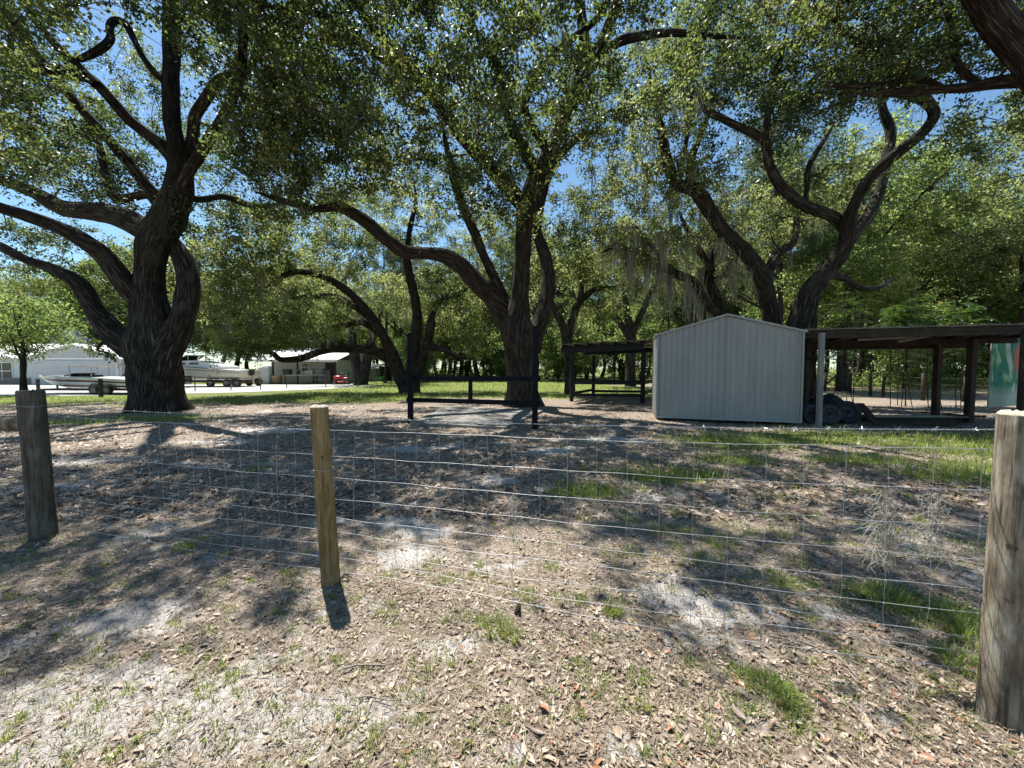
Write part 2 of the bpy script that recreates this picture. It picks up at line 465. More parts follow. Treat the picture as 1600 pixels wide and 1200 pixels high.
M['car_dark'] = noise_mat('car_dark', [(0.3, (0.014, 0.016, 0.02)), (0.7, (0.024, 0.026, 0.03))], 3, 0.25, spec=0.5)
M['rust_post'] = noise_mat('rust_post', [(0.3, (0.07, 0.05, 0.035)), (0.7, (0.16, 0.12, 0.09))], 20, 0.85, 0.2)
M['tarp'] = noise_mat('tarp', [(0.3, (0.01, 0.012, 0.016)), (0.7, (0.03, 0.035, 0.045))], 5, 0.6, 0.5)
M['twig'] = noise_mat('twig', [(0.3, (0.14, 0.11, 0.085)), (0.7, (0.34, 0.3, 0.25))], 40, 0.9, 0.4)

def post_mat(name, stops, grain=0.55):
    m, nt, b = new_mat(name)
    tc = N(nt, 'ShaderNodeTexCoord')
    def noise(scale, st, detail=5):
        mp = N(nt, 'ShaderNodeMapping'); mp.inputs['Scale'].default_value = st
        nt.links.new(tc.outputs['Object'], mp.inputs[0])
        n = N(nt, 'ShaderNodeTexNoise'); n.inputs['Scale'].default_value = scale; n.inputs['Detail'].default_value = detail; n.inputs['Roughness'].default_value = 0.65
        n.inputs['Distortion'].default_value = 0.4
        nt.links.new(mp.outputs[0], n.inputs['Vector'])
        return n.outputs['Fac']
    base = ramp(nt, noise(10, (1.3, 1.3, 0.45)), stops)
    g = noise(70, (1, 1, 0.045), 3)
    gr = ramp(nt, g, [(0.34, (0.28, 0.27, 0.25)), (0.46, (0.85, 0.84, 0.82)), (0.7, (1.15, 1.14, 1.1))])
    mx = N(nt, 'ShaderNodeMix', data_type='RGBA', blend_type='MULTIPLY'); mx.inputs['Factor'].default_value = grain
    nt.links.new(base, mx.inputs['A']); nt.links.new(gr, mx.inputs['B'])
    nt.links.new(mx.outputs['Result'], b.inputs['Base Color'])
    b.inputs['Roughness'].default_value = 0.9; b.inputs['Specular IOR Level'].default_value = 0.2
    bp = N(nt, 'ShaderNodeBump'); bp.inputs['Strength'].default_value = 0.8; bp.inputs['Distance'].default_value = 0.006
    nt.links.new(g, bp.inputs['Height']); nt.links.new(bp.outputs[0], b.inputs['Normal'])
    return m
M['post_grey'] = post_mat('post_grey', [(0.30, (0.085, 0.066, 0.045)), (0.44, (0.17, 0.14, 0.102)), (0.54, (0.25, 0.215, 0.165)), (0.66, (0.38, 0.345, 0.285))], 0.9)
M['post_dark'] = post_mat('post_dark', [(0.3, (0.055, 0.048, 0.037)), (0.5, (0.105, 0.095, 0.075)), (0.7, (0.18, 0.165, 0.135))], 0.8)
M['post_tan'] = post_mat('post_tan', [(0.3, (0.12, 0.08, 0.034)), (0.5, (0.22, 0.16, 0.072)), (0.7, (0.33, 0.255, 0.135))], 0.8)
M['dry_moss'] = leaf_mat('dry_moss', [(0, (0.26, 0.245, 0.21)), (1, (0.48, 0.455, 0.40))], [(0, (0.2, 0.19, 0.15)), (1, (0.3, 0.29, 0.24))], tw=0.25, rough=0.8, spec=0.1)

def banner_mat():
    m, nt, b = new_mat('banner')
    tc = N(nt, 'ShaderNodeTexCoord')
    mp = N(nt, 'ShaderNodeMapping'); mp.inputs['Scale'].default_value = (2.4, 0.9, 1.0); mp.inputs['Rotation'].default_value = (0, 0, 0.6)
    nt.links.new(tc.outputs['UV'], mp.inputs[0])
    nz = N(nt, 'ShaderNodeTexNoise'); nz.inputs['Scale'].default_value = 2.6; nz.inputs['Detail'].default_value = 3; nz.inputs['Distortion'].default_value = 1.5
    nt.links.new(mp.outputs[0], nz.inputs['Vector'])
    leafy = ramp(nt, nz.outputs['Fac'], [(0.36, (0.01, 0.12, 0.12)), (0.43, (0.03, 0.32, 0.26)), (0.49, (0.06, 0.26, 0.10)), (0.54, (0.16, 0.45, 0.14)), (0.60, (0.45, 0.66, 0.52)), (0.68, (0.7, 0.75, 0.7))])
    gr = N(nt, 'ShaderNodeVectorMath', operation='DISTANCE'); gr.inputs[1].default_value = (0.85, 0.68, 0)
    nt.links.new(tc.outputs['UV'], gr.inputs[0])
    rf = ramp(nt, gr.outputs['Value'], [(0.18, (1, 1, 1)), (0.30, (0, 0, 0))])
    m1 = N(nt, 'ShaderNodeMix', data_type='RGBA'); m1.inputs['B'].default_value = (0.52, 0.17, 0.09, 1)
    nt.links.new(rf, m1.inputs['Factor']); nt.links.new(leafy, m1.inputs['A'])
    sp = N(nt, 'ShaderNodeSeparateXYZ'); nt.links.new(tc.outputs['UV'], sp.inputs[0])
    wf = ramp(nt, sp.outputs['Y'], [(0.16, (0.85, 0.85, 0.85)), (0.34, (0, 0, 0))])
    m2 = N(nt, 'ShaderNodeMix', data_type='RGBA'); m2.inputs['B'].default_value = (0.55, 0.62, 0.55, 1)
    nt.links.new(wf, m2.inputs['Factor']); nt.links.new(m1.outputs['Result'], m2.inputs['A'])
    nt.links.new(m2.outputs['Result'], b.inputs['Base Color'])
    b.inputs['Roughness'].default_value = 0.45
    return m
M['banner'] = banner_mat()

# ------------------------------------------------------------------ ground
def blob(x, y, c, rx, ry, rot=0.0):
    dx = x - c[0]; dy = y - c[1]
    cr, sr = math.cos(rot), math.sin(rot)
    u = (dx * cr + dy * sr) / rx; v = (-dx * sr + dy * cr) / ry
    return np.exp(-(u * u + v * v))

SAND = []
for (px, py, rx, ry) in [(620, 790, .55, .25), (560, 815, .6, .22), (760, 752, .55, .25), (690, 830, .5, .22), (860, 705, .7, .3), (790, 880, .45, .2),
                         (640, 865, .5, .2), (80, 1110, .35, .16), (290, 1110, .3, .15), (180, 970, .35, .2), (430, 1120, .3, .1), (60, 1170, .3, .1),
                         (800, 1175, .14, .06), (975, 1160, .1, .06), (240, 1060, .3, .12), (350, 725, .8, .3), (300, 690, 1.6, .4), (120, 720, 1.5, .4),
                         (430, 672, 1.6, .5), (30, 760, 1.3, .35), (1100, 935, .3, .16), (1290, 955, .3, .1), (700, 1010, .2, .08), (120, 1140, .4, .1),
                         (640, 700, .7, .3), (980, 690, .6, .3), (20, 1090, .3, .1), (330, 1080, .25, .08)]:
    p = gp(px, py); SAND.append((p.x, p.y, rx * 0.9, ry * 0.95))
TURF = []
for (px, py, rx, ry) in [(1150, 690, 1.2, .8), (1290, 685, 1.5, .9), (1400, 690, 1.6, .8), (1500, 700, 1.4, .8), (1550, 735, .9, .5), (1150, 720, .6, .3),
                         (1340, 720, .8, .35), (1480, 745, .7, .3), (1380, 930, .3, .18), (1500, 960, .25, .2), (1500, 1020, .15, .12), (1210, 1080, .16, .1),
                         (1040, 745, .7, .25), (910, 770, .5, .25), (1560, 690, 2, .8), (250, 655, 1.5, .6), (120, 660, 1.4, .6), (1240, 910, .2, .1)]:
    p = gp(px, py); TURF.append((p.x, p.y, rx, ry))

def sand_mask(x, y):
    s = np.zeros_like(x)
    for (cx, cy, rx, ry) in SAND:
        s = np.maximum(s, blob(x, y, (cx, cy), rx, ry))
    n = fbm2(x, y, 0.9, 11, 4)
    far = np.clip((y - 1.0) / 6, 0, 1)
    n2 = fbm2(x, y, 4.5, 17, 4)
    return np.clip(s * 0.62 + (n - 0.5) * 1.2 + (n2 - 0.5) * 1.3 + 0.24 - 0.13 * far, 0, 1)

def turf_mask(x, y):
    g = np.zeros_like(x)
    for (cx, cy, rx, ry) in TURF:
        g = np.maximum(g, blob(x, y, (cx, cy), rx, ry))
    n = fbm2(x, y, 0.35, 23, 4)
    far = np.clip((y - 16.5 + (n - 0.5) * 9 + np.clip(-x, 0, 20) * 0.22) / 4, 0, 1)
    far = far * np.clip((12 - x + (n - 0.5) * 6) / 4, 0.35, 1)
    far = np.maximum(far, np.clip((y - 36) / 6, 0, 1) * 1.6)
    return np.clip(np.maximum(g * (0.55 + 0.9 * n), far * (0.45 + 0.8 * n)), 0, 1)

def ground_z(x, y):
    near = np.exp(-(np.maximum(np.hypot(x, y) - 12, 0) / 12) ** 2)
    return ((fbm2(x, y, 0.5, 31, 3) - 0.5) * 0.10 + (fbm2(x, y, 3.2, 41, 3) - 0.5) * 0.045) * near - 0.0

def axis_pts(lo, hi, a, b, step, far_n):
    core = np.arange(a, b + step, step)
    left = a - (np.geomspace(step * 2, a - lo, far_n))[::-1]
    right = b + (np.geomspace(step * 2, hi - b, far_n))
    return np.concatenate([left, core, right])

gx = axis_pts(-500, 500, -13, 14, 0.10, 60)
gy = axis_pts(-120, 900, 0.4, 15, 0.075, 70)
GX, GY = np.meshgrid(gx, gy)
gxx, gyy = GX.ravel(), GY.ravel()
gzz = ground_z(gxx, gyy)
nx, ny = len(gx), len(gy)
ii = np.arange(ny - 1)[:, None] * nx + np.arange(nx - 1)[None, :]
Q = np.stack([ii, ii + 1, ii + nx + 1, ii + nx], -1).reshape(-1, 4)
gme = np_mesh('ground', np.stack([gxx, gyy, gzz], 1), Q, attrs={'sand': sand_mask(gxx, gyy), 'turf': turf_mask(gxx, gyy)})
ground = tag(link('ground', gme, M['ground'], smooth=True), 'sandy ground with dry oak leaf litter and patches of grass', kind='structure')

def strip(name, pts, z, mat, label):
    o = MB().poly([(p[0], p[1], z) for p in pts]).build(name, mat)
    return tag(o, label, kind='structure')
# pale driveway in front of the house
strip('driveway', [(-60, 22.0), (-33, 20.2), (-24, 19.8), (-17, 22.5), (-12, 27.5), (-11, 31), (-13.0, 33.5), (-60, 33.5)], 0.012, M['drive'], 'pale concrete driveway under the two boats')

# ------------------------------------------------------------------ foliage builders
def unit(v):
    return v / (np.linalg.norm(v, axis=1, keepdims=True) + 1e-9)

def leaves(rng, C0, L, W, tint=None, droop=0.0, fold=0.25):
    """rhombic leaves at C0 (n,3)"""
    n = len(C0)
    a = unit(rng.normal(size=(n, 3)) + np.array([0, 0, -droop]))
    s = unit(np.cross(a, unit(rng.normal(size=(n, 3)))))
    nn = np.cross(a, s)
    l = L * rng.uniform(0.65, 1.25, (n, 1)); wd = W * rng.uniform(0.7, 1.2, (n, 1))
    V = np.stack([C0 - a * l / 2, C0 + s * wd / 2 + nn * wd * fold - a * l * 0.05, C0 + a * l / 2, C0 - s * wd / 2 + nn * wd * fold - a * l * 0.05], 1).reshape(-1, 3)
    i = np.arange(n)[:, None] * 4
    Q = i + np.arange(4)[None, :]
    if tint is None: tint = rng.uniform(0, 1, n)
    return V, Q, np.repeat(tint, 4)

def twig_prisms(A, B, r0, r1):
    n = len(A)
    t = unit(B - A)
    u = unit(np.cross(t, np.array([0.31, 0.52, 0.79])))
    v = np.cross(t, u)
    ring = []
    for (P, r) in ((A, r0), (B, r1)):
        for k in range(3):
            an = 2 * math.pi * k / 3
            ring.append(P + r * (math.cos(an) * u + math.sin(an) * v))
    V = np.stack(ring, 1).reshape(-1, 3)
    i = np.arange(n)[:, None] * 6
    q = np.array([[0, 1, 4, 3], [1, 2, 5, 4], [2, 0, 3, 5]])
    Q = (i[:, None, :] + q[None]).reshape(-1, 4)
    ln = np.linalg.norm(B - A, axis=1)
    uv = np.zeros((n, 6, 2)); uv[:, 3:, 1] = ln[:, None]; uv[:, :, 0] = np.array([0, .03, .06, 0, .03, .06])
    return V, Q, uv.reshape(-1, 2)

class Acc:
    def __init__(s): s.V = []; s.Q = []; s.U = []; s.n = 0
    def add(s, V, Q, U):
        s.V.append(V); s.Q.append(Q + s.n); s.U.append(U); s.n += len(V)
    def mesh(s, name, off, attr=None):
        V = np.concatenate(s.V) - off
        return np_mesh(name, V, np.concatenate(s.Q), uv=None if attr else np.concatenate(s.U), attrs={attr: np.concatenate(s.U)} if attr else None)

def moss_strands(rng, P, nst, Lr, wdt):
    """hanging ribbons below points P"""
    n = len(P) * nst
    S = np.repeat(P, nst, 0) + rng.normal(size=(n, 3)) * np.array([0.09, 0.09, 0.03])
    Ls = np.repeat(rng.uniform(Lr[0], Lr[1], len(P)), nst) * rng.uniform(0.3, 1.0, n)
    yaw = rng.uniform(0, 2 * np.pi, n)
    side = np.stack([np.cos(yaw), np.sin(yaw), np.zeros(n)], 1)
    K = 4
    Vs = []
    drift = np.zeros((n, 3))
    for k in range(K + 1):
        f = k / K
        c = S + drift - np.stack([np.zeros(n), np.zeros(n), Ls * f], 1)
        ww = (wdt * (1 - 0.8 * f) * rng.uniform(0.5, 1.2, n))[:, None]
        Vs += [c - side * ww, c + side * ww]
        drift = drift + rng.normal(size=(n, 3)) * np.array([0.035, 0.035, 0.0])
    V = np.stack(Vs, 1).reshape(-1, 3)
    i = np.arange(n)[:, None, None] * (2 * (K + 1))
    k = np.arange(K)[None, :, None] * 2
    Q = (i + k + np.array([0, 1, 3, 2])[None, None, :]).reshape(-1, 4)
    t = np.repeat(rng.uniform(0, 1, n), 2 * (K + 1))
    return V, Q, t

def ridged(V, uv, P, seed, amp):
    """push bark ridges and swellings out of a limb"""
    nz = vnoise(np.stack([uv[:, 0] * 9, uv[:, 1] * 1.6, np.zeros(len(uv))], 1), seed) - 0.5
    n2 = vnoise(V * 1.7, seed + 3) - 0.5
    n3 = vnoise(V * 5.0, seed + 5) - 0.5
    return nz, n2, n3

def limb_mesh(name, pts, rads, seg, step, seed, off, mat, parent, amp=0.10, ridge=0.02, bulges=()):
    pts = np.asarray(pts, float)
    rads = list(rads); rads[-1] = min(rads[-1], 0.018)
    L = np.linalg.norm(np.diff(pts, axis=0), axis=1).sum()
    n = max(6, int(L / step))
    P = catmull(pts, n)
    r = np.clip(catmull(np.asarray(rads, float)[:, None], n)[:, 0], 0.008, None)
    V, Qd, uv = tube(P, r, seg)
    ctr = np.repeat(P, seg, 0)
    rr = np.repeat(r, seg)
    d = (V - ctr)
    nz, n2, n3 = ridged(V, uv, P, seed, amp)
    k = 1 + amp * 2.2 * n2 + amp * 0.8 * n3 + np.clip(ridge * 2.5 * nz / np.maximum(rr, 0.05), -0.25, 0.25)
    V = ctr + d * k[:, None]
    un = d / (np.linalg.norm(d, axis=1, keepdims=True) + 1e-9)
    for (c, rb, ab) in bulges:
        q = np.linalg.norm(V - np.array(c), axis=1) / rb
        V = V + un * (ab * np.exp(-q ** 2 * 2.0))[:, None]
    me = np_mesh(name, V - off, Qd, uv=uv)
    return link(name, me, mat, parent, True), P, r

def grow_tree(name, label, cat, base, trunk, limbs, envs, seed, bark, leafm, leaf=(0.085, 0.045), tw=(9, 40), clump_r=0.85,
              spread=0.10, moss=None, group=None, seg=14, droop=0.25, gap=0.0, min_d=0.8, zmin=2.4, keep=None, tint_bias=0.0, step=0.10, twr=0.011, bulges=(), clear=0.0):
    """trunk/limbs: lists of (points, radii) in world space; envs: (centre, radii, number of clumps)"""
    rng = np.random.default_rng(seed)
    off = np.array(base, float)
    root = empty(name, base, label, cat, group)
    pool_p = []; pool_r = []
    o, P, r = limb_mesh('trunk', trunk[0], trunk[1], seg + 8, step, seed, off, M[bark], root, 0.07, 0.03, bulges)
    h = P[:, 2] > zmin
    pool_p.append(P[h]); pool_r.append(r[h])
    for k, (pp, rr) in enumerate(limbs):
        o, P, r = limb_mesh('limb', pp, rr, seg, step * 1.2, seed + k * 7 + 1, off, M[bark], root, 0.09, 0.02)
        pool_p.append(P[P[:, 2] > zmin]); pool_r.append(r[P[:, 2] > zmin])
    pool_p = np.concatenate(pool_p); pool_r = np.concatenate(pool_r)
    # clump centres
    thick = pool_p[pool_r > 0.055]
    cents = []
    for (c, rad, n) in envs:
        c = np.array(c, float); rad = np.array(rad, float)
        got = 0; tries = 0
        while got < n and tries < n * 12:
            tries += 1
            v = rng.normal(size=3); v /= np.linalg.norm(v)
            q = c + v * rad * rng.uniform(0.15, 1.0) ** 0.45
            if q[2] < zmin: continue
            if gap and vnoise((q * 0.32)[None], seed + 99)[0] < gap: continue
            if keep is not None and not keep(q): continue
            if len(thick) and np.linalg.norm(thick - q, axis=1).min() < clear and rng.uniform() < 0.85: continue
            if cents:
                dd = np.linalg.norm(np.array(cents) - q, axis=1).min()
                if dd < min_d: continue
            cents.append(q); got += 1
    cents = np.array(cents)
    d0 = np.array([np.linalg.norm(pool_p - c, axis=1).min() for c in cents])
    order = np.argsort(d0)
    br = Acc(); tips = []
    mp = pool_p.copy()
    for ci in order:
        c = cents[ci]
        vec = pool_p - c
        dist = np.linalg.norm(vec, axis=1) + np.clip(vec[:, 2], 0, None) * 0.6
        j = int(np.argmin(dist))
        s = pool_p[j]; D = np.linalg.norm(c - s)
        if D < 0.15:
            continue
        r0 = min(pool_r[j] * 0.6, 0.020 + 0.026 * D)
        mid = (s + c) / 2 + rng.normal(size=3) * D * 0.14 + np.array([0, 0, -0.04 * D])
        m1 = (s * 0.7 + mid * 0.3) + rng.normal(size=3) * D * 0.05
        m2 = (mid * 0.5 + c * 0.5) + rng.normal(size=3) * D * 0.09
        n = max(4, int(D / 0.28) + 2)
        P = catmull([s, m1, mid, m2, c], n)
        rr = np.linspace(r0, 0.013, n)
        V, Qd, uv = tube(P, rr, 5 if r0 < 0.05 else 7)
        br.add(V, Qd, uv)
        kk = max(1, n // 2)
        pool_p = np.vstack([pool_p, P[kk:]]); pool_r = np.concatenate([pool_r, rr[kk:]])
    nt_, nl = tw
    nc = len(cents)
    cr = clump_r * rng.uniform(0.65, 1.25, (nc, 1, 1))
    A = np.repeat(cents[:, None, :], nt_, 1) + rng.normal(size=(nc, nt_, 3)) * 0.12
    dv = rng.normal(size=(nc, nt_, 3)); dv /= np.linalg.norm(dv, axis=2, keepdims=True)
    dv[..., 2] = dv[..., 2] * 0.7
    B = A + dv * cr * rng.uniform(0.45, 1.1, (nc, nt_, 1))
    A = A.reshape(-1, 3); B = B.reshape(-1, 3)
    V, Qd, uv = twig_prisms(A, B, twr, twr * 0.4)
    br.add(V, Qd, uv)
    b = link('branches', br.mesh('branches', off), M[bark], root, True)
    t = rng.uniform(0.15, 1.12, (len(A), nl, 1))
    Pn = A[:, None, :] * (1 - t) + B[:, None, :] * t + rng.normal(size=(len(A), nl, 3)) * spread * np.array([1, 1, 0.85])
    ct = np.repeat(np.clip(rng.normal(0.50 + tint_bias, 0.24, nc), 0.02, 0.92), nt_ * nl)
    tint = np.clip(ct + rng.normal(0, 0.14, len(ct)), 0, 0.97)
    V, Qd, ta = leaves(rng, Pn.reshape(-1, 3), leaf[0], leaf[1], tint, droop)
    cme = np_mesh('crown', V - off, Qd, attrs={'tint': ta})
    link('crown', cme, M[leafm], root)
    if moss:
        num, nst, Lr, wd = moss[:4]
        cand = pool_p[pool_p[:, 2] > zmin + 0.3]
        if len(moss) > 4: cand = np.array([q for q in cand if moss[4](q)])
        if len(cand):
            Pm = cand[rng.integers(0, len(cand), num)]
            V, Qd, ta = moss_strands(rng, Pm, nst, Lr, wd)
            me = np_mesh('spanish_moss', V - off, Qd, attrs={'tint': ta})
            mo = link('spanish_moss', me, M['moss'], root)
            mo['kind'] = 'stuff'
    return root

def PL(D, pts, dend=0.0, d0=0.0):
    """picture-derived limb: (px, py, half width in px) -> world points and radii, running from depth D+d0 to D+dend"""
    P = []; Rr = []
    n = len(pts)
    for i, (px, py, rp) in enumerate(pts):
        Y = D + d0 + (dend - d0) * (i / (n - 1)) ** 1.2
        P.append(tuple(at(px, py, Y)))
        Rr.append(rp * Y / F / math.sqrt(1 + 0.6 * ((px - 800) / F) ** 2))
    return P, Rr

def E(px, py, Y, rx, ry, rz, n):
    return (tuple(at(px, py, Y)), (rx, ry, rz), n)

# ------------------------------------------------------------------ big oak at left
D = 13.2
base = gp(250, 640); base.z = 0
tr = PL(D, [(252, 668, 62), (250, 640, 50), (248, 615, 41), (245, 575, 40), (241, 535, 43), (235, 495, 32), (232, 450, 25), (234, 415, 23), (241, 380, 26), (262, 340, 27), (280, 290, 22), (279, 240, 15), (270, 195, 13), (267, 130, 12), (268, 60, 12), (268, 0, 12), (262, -110, 9), (255, -230, 5)], -0.6)
limbs = [
    PL(D, [(250, 600, 26), (258, 555, 27), (279, 515, 21), (292, 470, 19), (293, 430, 18), (280, 395, 15), (262, 355, 14)], 0.2, -0.3),
    PL(D, [(235, 560, 24), (205, 540, 25), (178, 522, 23), (152, 490, 18), (136, 462, 17), (118, 440, 14), (80, 420, 11), (40, 405, 9), (0, 385, 9), (-70, 360, 7), (-150, 330, 4)], -1.2),
    PL(D, [(238, 500, 24), (222, 475, 20), (198, 447, 19), (165, 402, 17), (130, 375, 16), (90, 355, 14), (40, 337, 13), (0, 325, 12), (-80, 300, 10), (-170, 280, 5)], -3.0),
    PL(D, [(252, 375, 24), (235, 365, 22), (195, 343, 20), (150, 331, 18), (100, 325, 16), (50, 300, 13), (0, 280, 12), (-80, 255, 9), (-160, 220, 5)], 1.6),
    PL(D, [(278, 260, 13), (262, 235, 12), (235, 213, 10), (200, 185, 9), (160, 140, 10), (135, 120, 11), (100, 113, 12), (55, 108, 11), (0, 98, 9), (-70, 85, 6)], -3.2),
    PL(D, [(268, 150, 8), (258, 128, 6), (243, 115, 5), (225, 92, 5), (210, 62, 5), (197, 38, 6), (180, 32, 6), (171, 42, 6), (172, 60, 6), (158, 76, 6), (130, 90, 5), (100, 100, 3)], -1.8, -0.4),
    PL(D - 1.5, [(150, 132, 8), (110, 92, 8), (70, 50, 7), (40, 10, 7), (0, -60, 5)], -1.2),
    PL(D, [(282, 290, 15), (300, 225, 10), (304, 185, 9), (320, 158, 9), (345, 125, 8), (380, 110, 6), (410, 80, 5), (450, 72, 4)], -2.0),
    PL(D, [(280, 300, 10), (310, 312, 6), (350, 308, 5), (395, 322, 4), (440, 318, 2)], 1.5),
    PL(D, [(262, 335, 14), (250, 325, 9), (232, 305, 8), (205, 308, 7), (180, 308, 7), (168, 285, 6), (158, 240, 5), (150, 190, 3)], -0.8),
    PL(D, [(262, 330, 10), (300, 260, 9), (360, 160, 8), (380, 60, 7), (360, -80, 6), (330, -260, 5), (300, -500, 3)], -6.2),
    PL(D, [(262, 330, 10), (180, 230, 9), (60, 90, 8), (-60, -80, 7), (-200, -300, 5), (-350, -480, 3)], -6.0),
]
def keep_left(q):
    return not (q[1] < 5.2 and q[0] > -4.6)
envs = [E(110, 200, 12.6, 5.2, 3.5, 3.2, 85), E(270, 120, 12.2, 4.0, 3.5, 4.0, 75), E(400, 160, 12, 2.6, 3, 3.5, 45), E(90, 20, 9.5, 4.5, 3, 2.6, 50),
        E(60, 210, 14.5, 3.5, 2.0, 1.3, 22), E(250, -60, 10, 4.5, 3.5, 2.0, 50), E(350, 330, 13.5, 2.0, 2.0, 1.3, 22), E(60, 400, 17.5, 4, 2, 1.6, 26), E(180, 440, 18, 2, 1.5, 1.4, 12),
        ((-8.5, 7.0, 10.0), (4.5, 2.6, 1.6), 40), ((-6.0, 5.6, 9.0), (2.2, 0.9, 0.9), 34), E(360, 470, 16.5, 1.2, 1.5, 1.2, 10), E(330, 170, 17.5, 4.5, 3.2, 3, 45), E(80, 150, 17, 5, 3, 3, 30), E(152, 548, 14.3, 0.8, 0.7, 0.45, 7)]
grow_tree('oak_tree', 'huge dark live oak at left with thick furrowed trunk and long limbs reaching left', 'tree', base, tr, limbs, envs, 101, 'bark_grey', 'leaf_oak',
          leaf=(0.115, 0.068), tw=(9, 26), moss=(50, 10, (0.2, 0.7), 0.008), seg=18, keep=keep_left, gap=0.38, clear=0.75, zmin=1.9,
          bulges=[(tuple(at(300, 588, 13.0)), 0.55, 0.30), (tuple(at(205, 545, 13.0)), 0.5, 0.22), (tuple(at(262, 552, 12.2)), 0.32, 0.16), (tuple(at(215, 600, 12.6)), 0.4, 0.10), (tuple(at(238, 350, 12.9)), 0.3, 0.12)])

# ------------------------------------------------------------------ centre oak
D = 15.0
base = gp(818, 634); base.z = 0
tr = PL(D, [(818, 655, 44), (817, 632, 33), (816, 605, 25), (815, 570, 23), (813, 535, 26), (808, 508, 24), (812, 470, 15), (815, 430, 12.5), (818, 380, 12), (822, 335, 13), (832, 290, 14), (853, 250, 12), (880, 190, 10), (902, 135, 11), (914, 85, 9), (910, 40, 8), (905, 0, 8), (898, -80, 7), (890, -200, 4)], -3.2)
limbs = [
    PL(D, [(812, 540, 23), (796, 500, 19), (770, 465, 15), (745, 442, 14), (718, 412, 12), (690, 399, 10.5), (660, 396, 10), (630, 392, 11), (600, 370, 9.5), (568, 344, 9), (530, 324, 8), (492, 326, 6), (445, 315, 5), (400, 300, 3)], -4.0),
    PL(D, [(828, 545, 18), (845, 500, 12), (855, 460, 10.5), (856, 425, 10), (848, 390, 9.5), (838, 355, 8), (846, 300, 9), (868, 250, 7), (905, 215, 5), (950, 200, 3)], 2.0),
    PL(D - 2.4, [(895, 150, 10), (928, 92, 8), (950, 42, 8), (966, 0, 7), (980, -70, 5), (1000, -160, 3)], -2.0),
    PL(D - 2.4, [(903, 130, 8), (925, 98, 6), (955, 72, 6), (990, 58, 6), (1040, 52, 5), (1100, 55, 4), (1165, 60, 2)], -0.5),
    PL(D - 1, [(825, 330, 12), (770, 265, 11), (715, 205, 10), (675, 148, 9), (640, 107, 8), (600, 62, 7), (567, 22, 6), (535, -40, 5), (500, -120, 3)], -4.5),
    PL(D - 2.8, [(690, 170, 8), (655, 128, 8), (610, 100, 7), (570, 70, 7), (540, 47, 6), (500, 22, 5), (455, 14, 4), (400, 10, 3)], -2.0),
    PL(D - 1.5, [(840, 270, 9), (800, 200, 8), (785, 130, 7), (765, 80, 6), (740, 45, 5), (733, 0, 4), (720, -80, 3)], -3.5),
    PL(D - 2, [(860, 240, 8), (820, 170, 6), (850, 100, 6), (895, 60, 5), (940, 20, 5), (965, -40, 3)], -3.0),
    PL(D, [(800, 490, 8), (770, 430, 7), (740, 360, 7), (715, 300, 6), (700, 240, 5), (690, 190, 3)], -3.5),
]
envs = [E(640, 210, 11.5, 3.8, 3, 2.3, 95), E(500, 230, 11.5, 2.6, 2.5, 2.0, 45), E(810, 170, 11.5, 2.6, 2.6, 1.6, 60), E(900, 160, 11.5, 1.6, 2, 1.4, 26),
        E(620, 50, 9.5, 4.5, 3, 2.6, 75), E(880, 30, 10.5, 2.3, 2.6, 2.2, 13), E(460, 90, 10.5, 2.6, 2.4, 2.0, 32), E(720, 330, 13.5, 3.0, 2.0, 1.2, 30),
        E(560, 330, 12.5, 2.6, 2.0, 0.9, 22), E(900, 330, 16.5, 1.7, 1.6, 1.7, 22), E(1060, 110, 11, 1.4, 2, 2.2, 4), E(700, 200, 17, 5, 3.2, 2.4, 45), E(890, 170, 18, 4, 3, 2.4, 32), ((0.4, 5.2, 8.7), (1.8, 0.7, 0.6), 18), E(750, -80, 8.6, 5, 2.4, 1.7, 55), E(620, -160, 8.0, 3, 1.8, 1.2, 18)]
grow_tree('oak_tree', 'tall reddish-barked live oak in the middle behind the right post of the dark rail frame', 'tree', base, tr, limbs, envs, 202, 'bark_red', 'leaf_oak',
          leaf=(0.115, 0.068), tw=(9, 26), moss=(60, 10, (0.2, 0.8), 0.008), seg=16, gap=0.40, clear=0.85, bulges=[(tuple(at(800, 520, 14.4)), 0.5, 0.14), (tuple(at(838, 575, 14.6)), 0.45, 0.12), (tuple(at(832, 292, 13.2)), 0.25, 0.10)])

# ------------------------------------------------------------------ oak behind the left frame post
D = 22.5
base = gp(640, 614); base.z = 0
tr = PL(D, [(640, 626, 22), (640, 610, 17), (645, 585, 12), (648, 540, 8), (652, 492, 7), (645, 450, 7), (636, 405, 5.5), (640, 360, 4), (650, 310, 2.5), (640, 270, 1.2)], 0.6)
limbs = [
    PL(D, [(636, 610, 12), (622, 580, 11), (610, 548, 9), (590, 508, 7), (562, 472, 6.5), (532, 447, 6), (500, 431, 5), (465, 425, 5), (440, 433, 4), (415, 450, 3)], -2.5),
    PL(D, [(610, 560, 9), (575, 546, 8), (530, 545, 6), (500, 550, 6), (470, 560, 6), (440, 562, 5), (425, 552, 4), (400, 546, 3)], -2.0),
    PL(D, [(650, 590, 10), (664, 548, 7), (672, 515, 7), (677, 490, 5), (690, 466, 5), (715, 460, 4), (735, 446, 3)], 1.0),
    PL(D, [(585, 500, 7), (540, 470, 6), (490, 462, 5), (450, 470, 4), (400, 490, 3)], 2.0),
    PL(D, [(662, 540, 7), (690, 545, 5), (710, 555, 4), (735, 560, 2)], -1.5),
    PL(D, [(600, 525, 7), (570, 505, 6), (540, 508, 5), (510, 512, 3)], 1.5),
]
